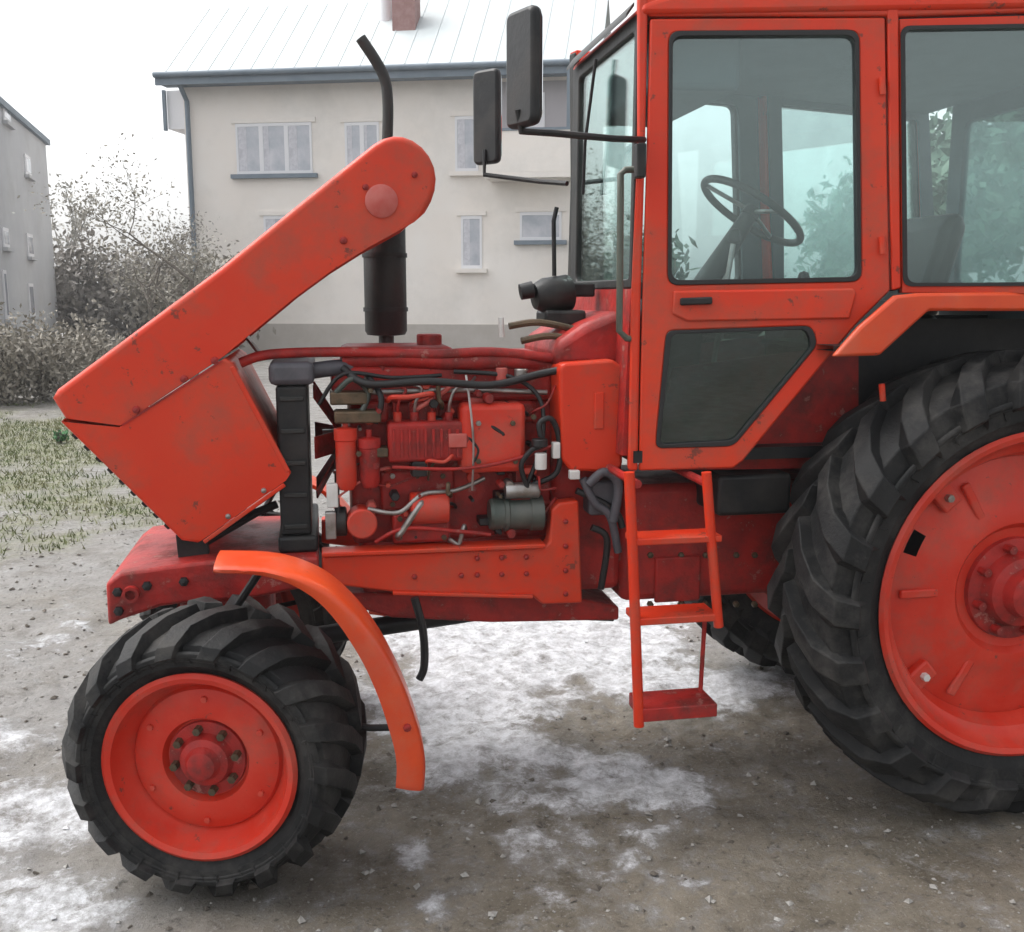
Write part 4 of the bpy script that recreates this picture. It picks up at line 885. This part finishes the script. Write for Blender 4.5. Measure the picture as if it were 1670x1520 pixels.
for (u0, v0, u1, v1) in ((2, 165, 16, 205), (2, 370, 14, 405), (2, 440, 14, 520), (38, 250, 50, 290), (42, 380, 54, 420), (44, 462, 56, 515)):
    a, z1 = gs(u0, v0); b, z0 = gs(u1, v1); W = gbox('window', a, -.04, z0, b, -.004, z1, M_wframe, GB); gbox('pane', a+.1, -.05, z0+.1, b-.1, -.042, z1-.1, M_wpane, W); gbox('sill', a-.1, -.14, z0-.1, b+.1, -.005, z0-.003, M_grey, W)

# ------------------------------------------------------------------ trees and shrubs
def leaf_mat(name, a, b):
    m = mat(name, a, .7, col2=b, scale=2.2, amt=1, spec=.2); return m
M_bark = mat('bark', (.10, .085, .07), .95, col2=(.16, .14, .12), scale=6, amt=.8, bump=.5, bscale=25)
M_leafg = leaf_mat('grey_green_leaves', (.25, .235, .195), (.37, .35, .31))
M_leafd = leaf_mat('dark_leaves', (.21, .19, .155), (.32, .295, .255))
M_leafc = leaf_mat('cool_green_leaves', (.05, .095, .065), (.11, .16, .12))
M_leafb = leaf_mat('brown_leaves', (.22, .205, .185), (.34, .32, .30))
M_leafl = leaf_mat('fresh_green_leaves', (.06, .17, .07), (.1, .22, .1))
def limb(m, p, d, L_, r, depth, tips, spread):
    pts = [p]; rs = [r]; q = p.copy(); n = 4
    for i in range(n):
        d = (d+Vector((random.gauss(0, .16), random.gauss(0, .16), random.gauss(.03, .1)))).normalized(); q = q+d*L_/n; pts.append(q.copy()); rs.append(r*(1-.55*(i+1)/n))
        if depth <= 1: tips.append(q.copy())
    m.tube(pts, rs, 6 if depth < 2 else 9)
    if depth > 0:
        for k in range(3 if depth > 1 else 4):
            a = random.uniform(0, math.tau); dd = (d*random.uniform(.5, 1)+Vector((math.cos(a), math.sin(a), random.uniform(-.1, .5)))*spread).normalized()
            limb(m, pts[random.choice((2, 3, 4))], dd, L_*random.uniform(.55, .8), rs[-1]*.8, depth-1, tips, spread)
def leaves(tips, n, size, sp, clip=None):
    tp = np.array([tuple(t) for t in tips]); k = rng.integers(0, len(tp), n); c = tp[k]+rng.normal(0, sp, (n, 3))
    a = rng.normal(size=(n, 3)); a /= np.linalg.norm(a, axis=1)[:, None]; b = np.cross(a, rng.normal(size=(n, 3))); b /= np.linalg.norm(b, axis=1)[:, None]
    s = size*rng.uniform(.6, 1.4, n)[:, None]
    V = np.stack([c-a*s, c+b*s*.45, c+a*s, c-b*s*.45], 1).reshape(-1, 3)
    if clip is not None: V[:, 2] = np.maximum(V[:, 2], clip)
    m = MB(); m.v = [Vector(p) for p in V]; m.f = [(4*i, 4*i+1, 4*i+2, 4*i+3) for i in range(n)]; return m
def tree(name, base, h, r, trunk, spread, lm, n, size, sp, label, group=None, depth=3, cat='tree'):
    o = empty(name, base); props(o, label, cat, group); tips = []; m = MB()
    limb(m, Vector(base)+Vector((0, 0, -.05)), Vector((0, 0, 1)), h*trunk, r, depth, tips, spread)
    obj('trunk', m, M_bark, o); obj('crown', leaves(tips, n, size, sp, .02), lm, o, smooth=0); return o
def bush(name, base, rx, rz, lm, n, size, label, group=None):
    o = empty(name, base); props(o, label, 'shrub', group); tips = []; m = MB(); b = Vector(base)
    for k in range(9):
        a = random.uniform(0, math.tau); e = b+Vector((math.cos(a)*rx*random.uniform(.2, .85), math.sin(a)*rx*random.uniform(.2, .85), rz*random.uniform(.6, 1)))
        pts = [b, b.lerp(e, .5)+Vector((0, 0, rz*.1)), e]; m.tube(pts, [.03, .02, .008], 5)
        for q in range(7): tips.append(b.lerp(e, .25+.75*q/6))
    obj('stems', m, M_bark, o); obj('crown', leaves(tips, n, size, rx*.2, .02), lm, o, smooth=0); return o
def spot(u, v): p = ground(u, v); return Vector((p.x, p.y, 0))
tree('bare_tree', spot(318, 620), 5.2, .10, .40, .85, M_leafg, 2600, .042, .24, 'thin grey-green tree in front of the left corner of the house')
tree('bare_tree', spot(262, 600), 5.0, .09, .40, .8, M_leafb, 1300, .04, .22, 'sparse brownish tree, leftmost of the two before the house corner')
far_l = ['wide brown-grey shrub farthest left beside the grey building', 'rounded grey-green shrub next to the grey building', 'low brownish shrub between grey building and bare trees', 'dense shrub just left of the bare trees', 'dark shrub at the foot of the bare trees']
for i, (u, v, rx, rz, lm) in enumerate(((122, 560, 2.2, 3.6, M_leafb), (170, 556, 2.4, 3.0, M_leafg), (222, 560, 2.3, 2.8, M_leafb), (270, 562, 2.2, 3.0, M_leafg), (350, 585, 1.5, 2.6, M_leafd))):
    bush('shrub', spot(u, v), rx, rz, lm, 2600, .13, far_l[i], 'shrubs along the back of the yard')
for i, (u, v, rx, rz, lb) in enumerate(((12, 660, .9, 1.25, 'dark shrub at the left edge before the grey building'), (70, 655, .95, 1.1, 'dark shrub in front of the corner of the grey building'), (140, 640, 1.0, 1.2, 'dark shrub left of the open hood'))):
    bush('shrub', spot(u, v), rx, rz, M_leafd, 4200, .045, lb, 'dark shrubs by the grey building')
bush('weed', spot(97, 722), .10, .14, M_leafl, 90, .05, 'small bright green weed by the nose of the hood')
tree('slim_tree', spot(98, 520), 8.5, .12, .75, .12, M_leafg, 900, .16, .22, 'slim far tree rising right of the grey building', depth=1)
for i, (u, v, h, lb) in enumerate(((1420, 590, 7.0, 'cool green leafy tree seen through the door window'), (1540, 610, 9.5, 'tall cool green tree seen through the rear cab window'), (1700, 600, 11, 'tallest green tree, beyond the right edge of the cab'), (1000, 590, 3.2, 'small green tree between the house and the cab'))):
    tree('leafy_tree', spot(u, v), h, .2, .42, .75, M_leafc, 6500, .17, .45, lb, 'green trees right of the house')
bush('shrub', spot(985, 620), 1.2, 1.8, M_leafg, 1800, .08, 'grey-green shrub right of the house', None)
bush('shrub', spot(1400, 600), 2.4, 2.2, M_leafc, 3500, .14, 'wide green shrub behind the cab door', None)

# grass tufts on the verge at the left
gxs = rng.uniform(-9, -.2, 80000); gys = rng.uniform(2.8, 17, 80000); k = grass_mask(gxs, gys) > rng.uniform(.1, .9, 80000); gxs, gys = gxs[k], gys[k]; n = len(gxs)
gz = height(gxs, gys); aa = rng.uniform(0, math.tau, n); hh = rng.uniform(.015, .06, n); ww = .007
V = np.stack([np.stack([gxs-np.cos(aa)*ww, gys-np.sin(aa)*ww, gz-.005], -1), np.stack([gxs+np.cos(aa)*ww, gys+np.sin(aa)*ww, gz-.005], -1), np.stack([gxs+rng.normal(0, .025, n), gys+rng.normal(0, .025, n), gz+hh], -1)], 1).reshape(-1, 3)
m = bpy.data.meshes.new('grass'); m.from_pydata(V.tolist(), [], [(3*i, 3*i+1, 3*i+2) for i in range(n)]); m.materials.append(leaf_mat('grass_blades', (.10, .13, .05), (.20, .19, .10)))
o = bpy.data.objects.new('grass', m); COL.objects.link(o); props(o, 'short worn grass on the verge at the left', kind='stuff')

# ------------------------------------------------------------------ damp winter air
m = MB(); m.mm((-300, -300, -1.5), (300, 300, 16)); hz = obj('haze', m, bpy.data.materials.new('haze'), None, smooth=0)
hm = hz.data.materials[0]; hm.use_nodes = True; t = hm.node_tree; t.nodes.remove(t.nodes['Principled BSDF'])
pv = t.nodes.new('ShaderNodeVolumePrincipled'); pv.inputs['Color'].default_value = (.95, .96, .97, 1); pv.inputs['Density'].default_value = .0017
t.links.new(pv.outputs[0], t.nodes['Material Output'].inputs['Volume']); props(hz, 'pale damp haze over the yard', kind='stuff')
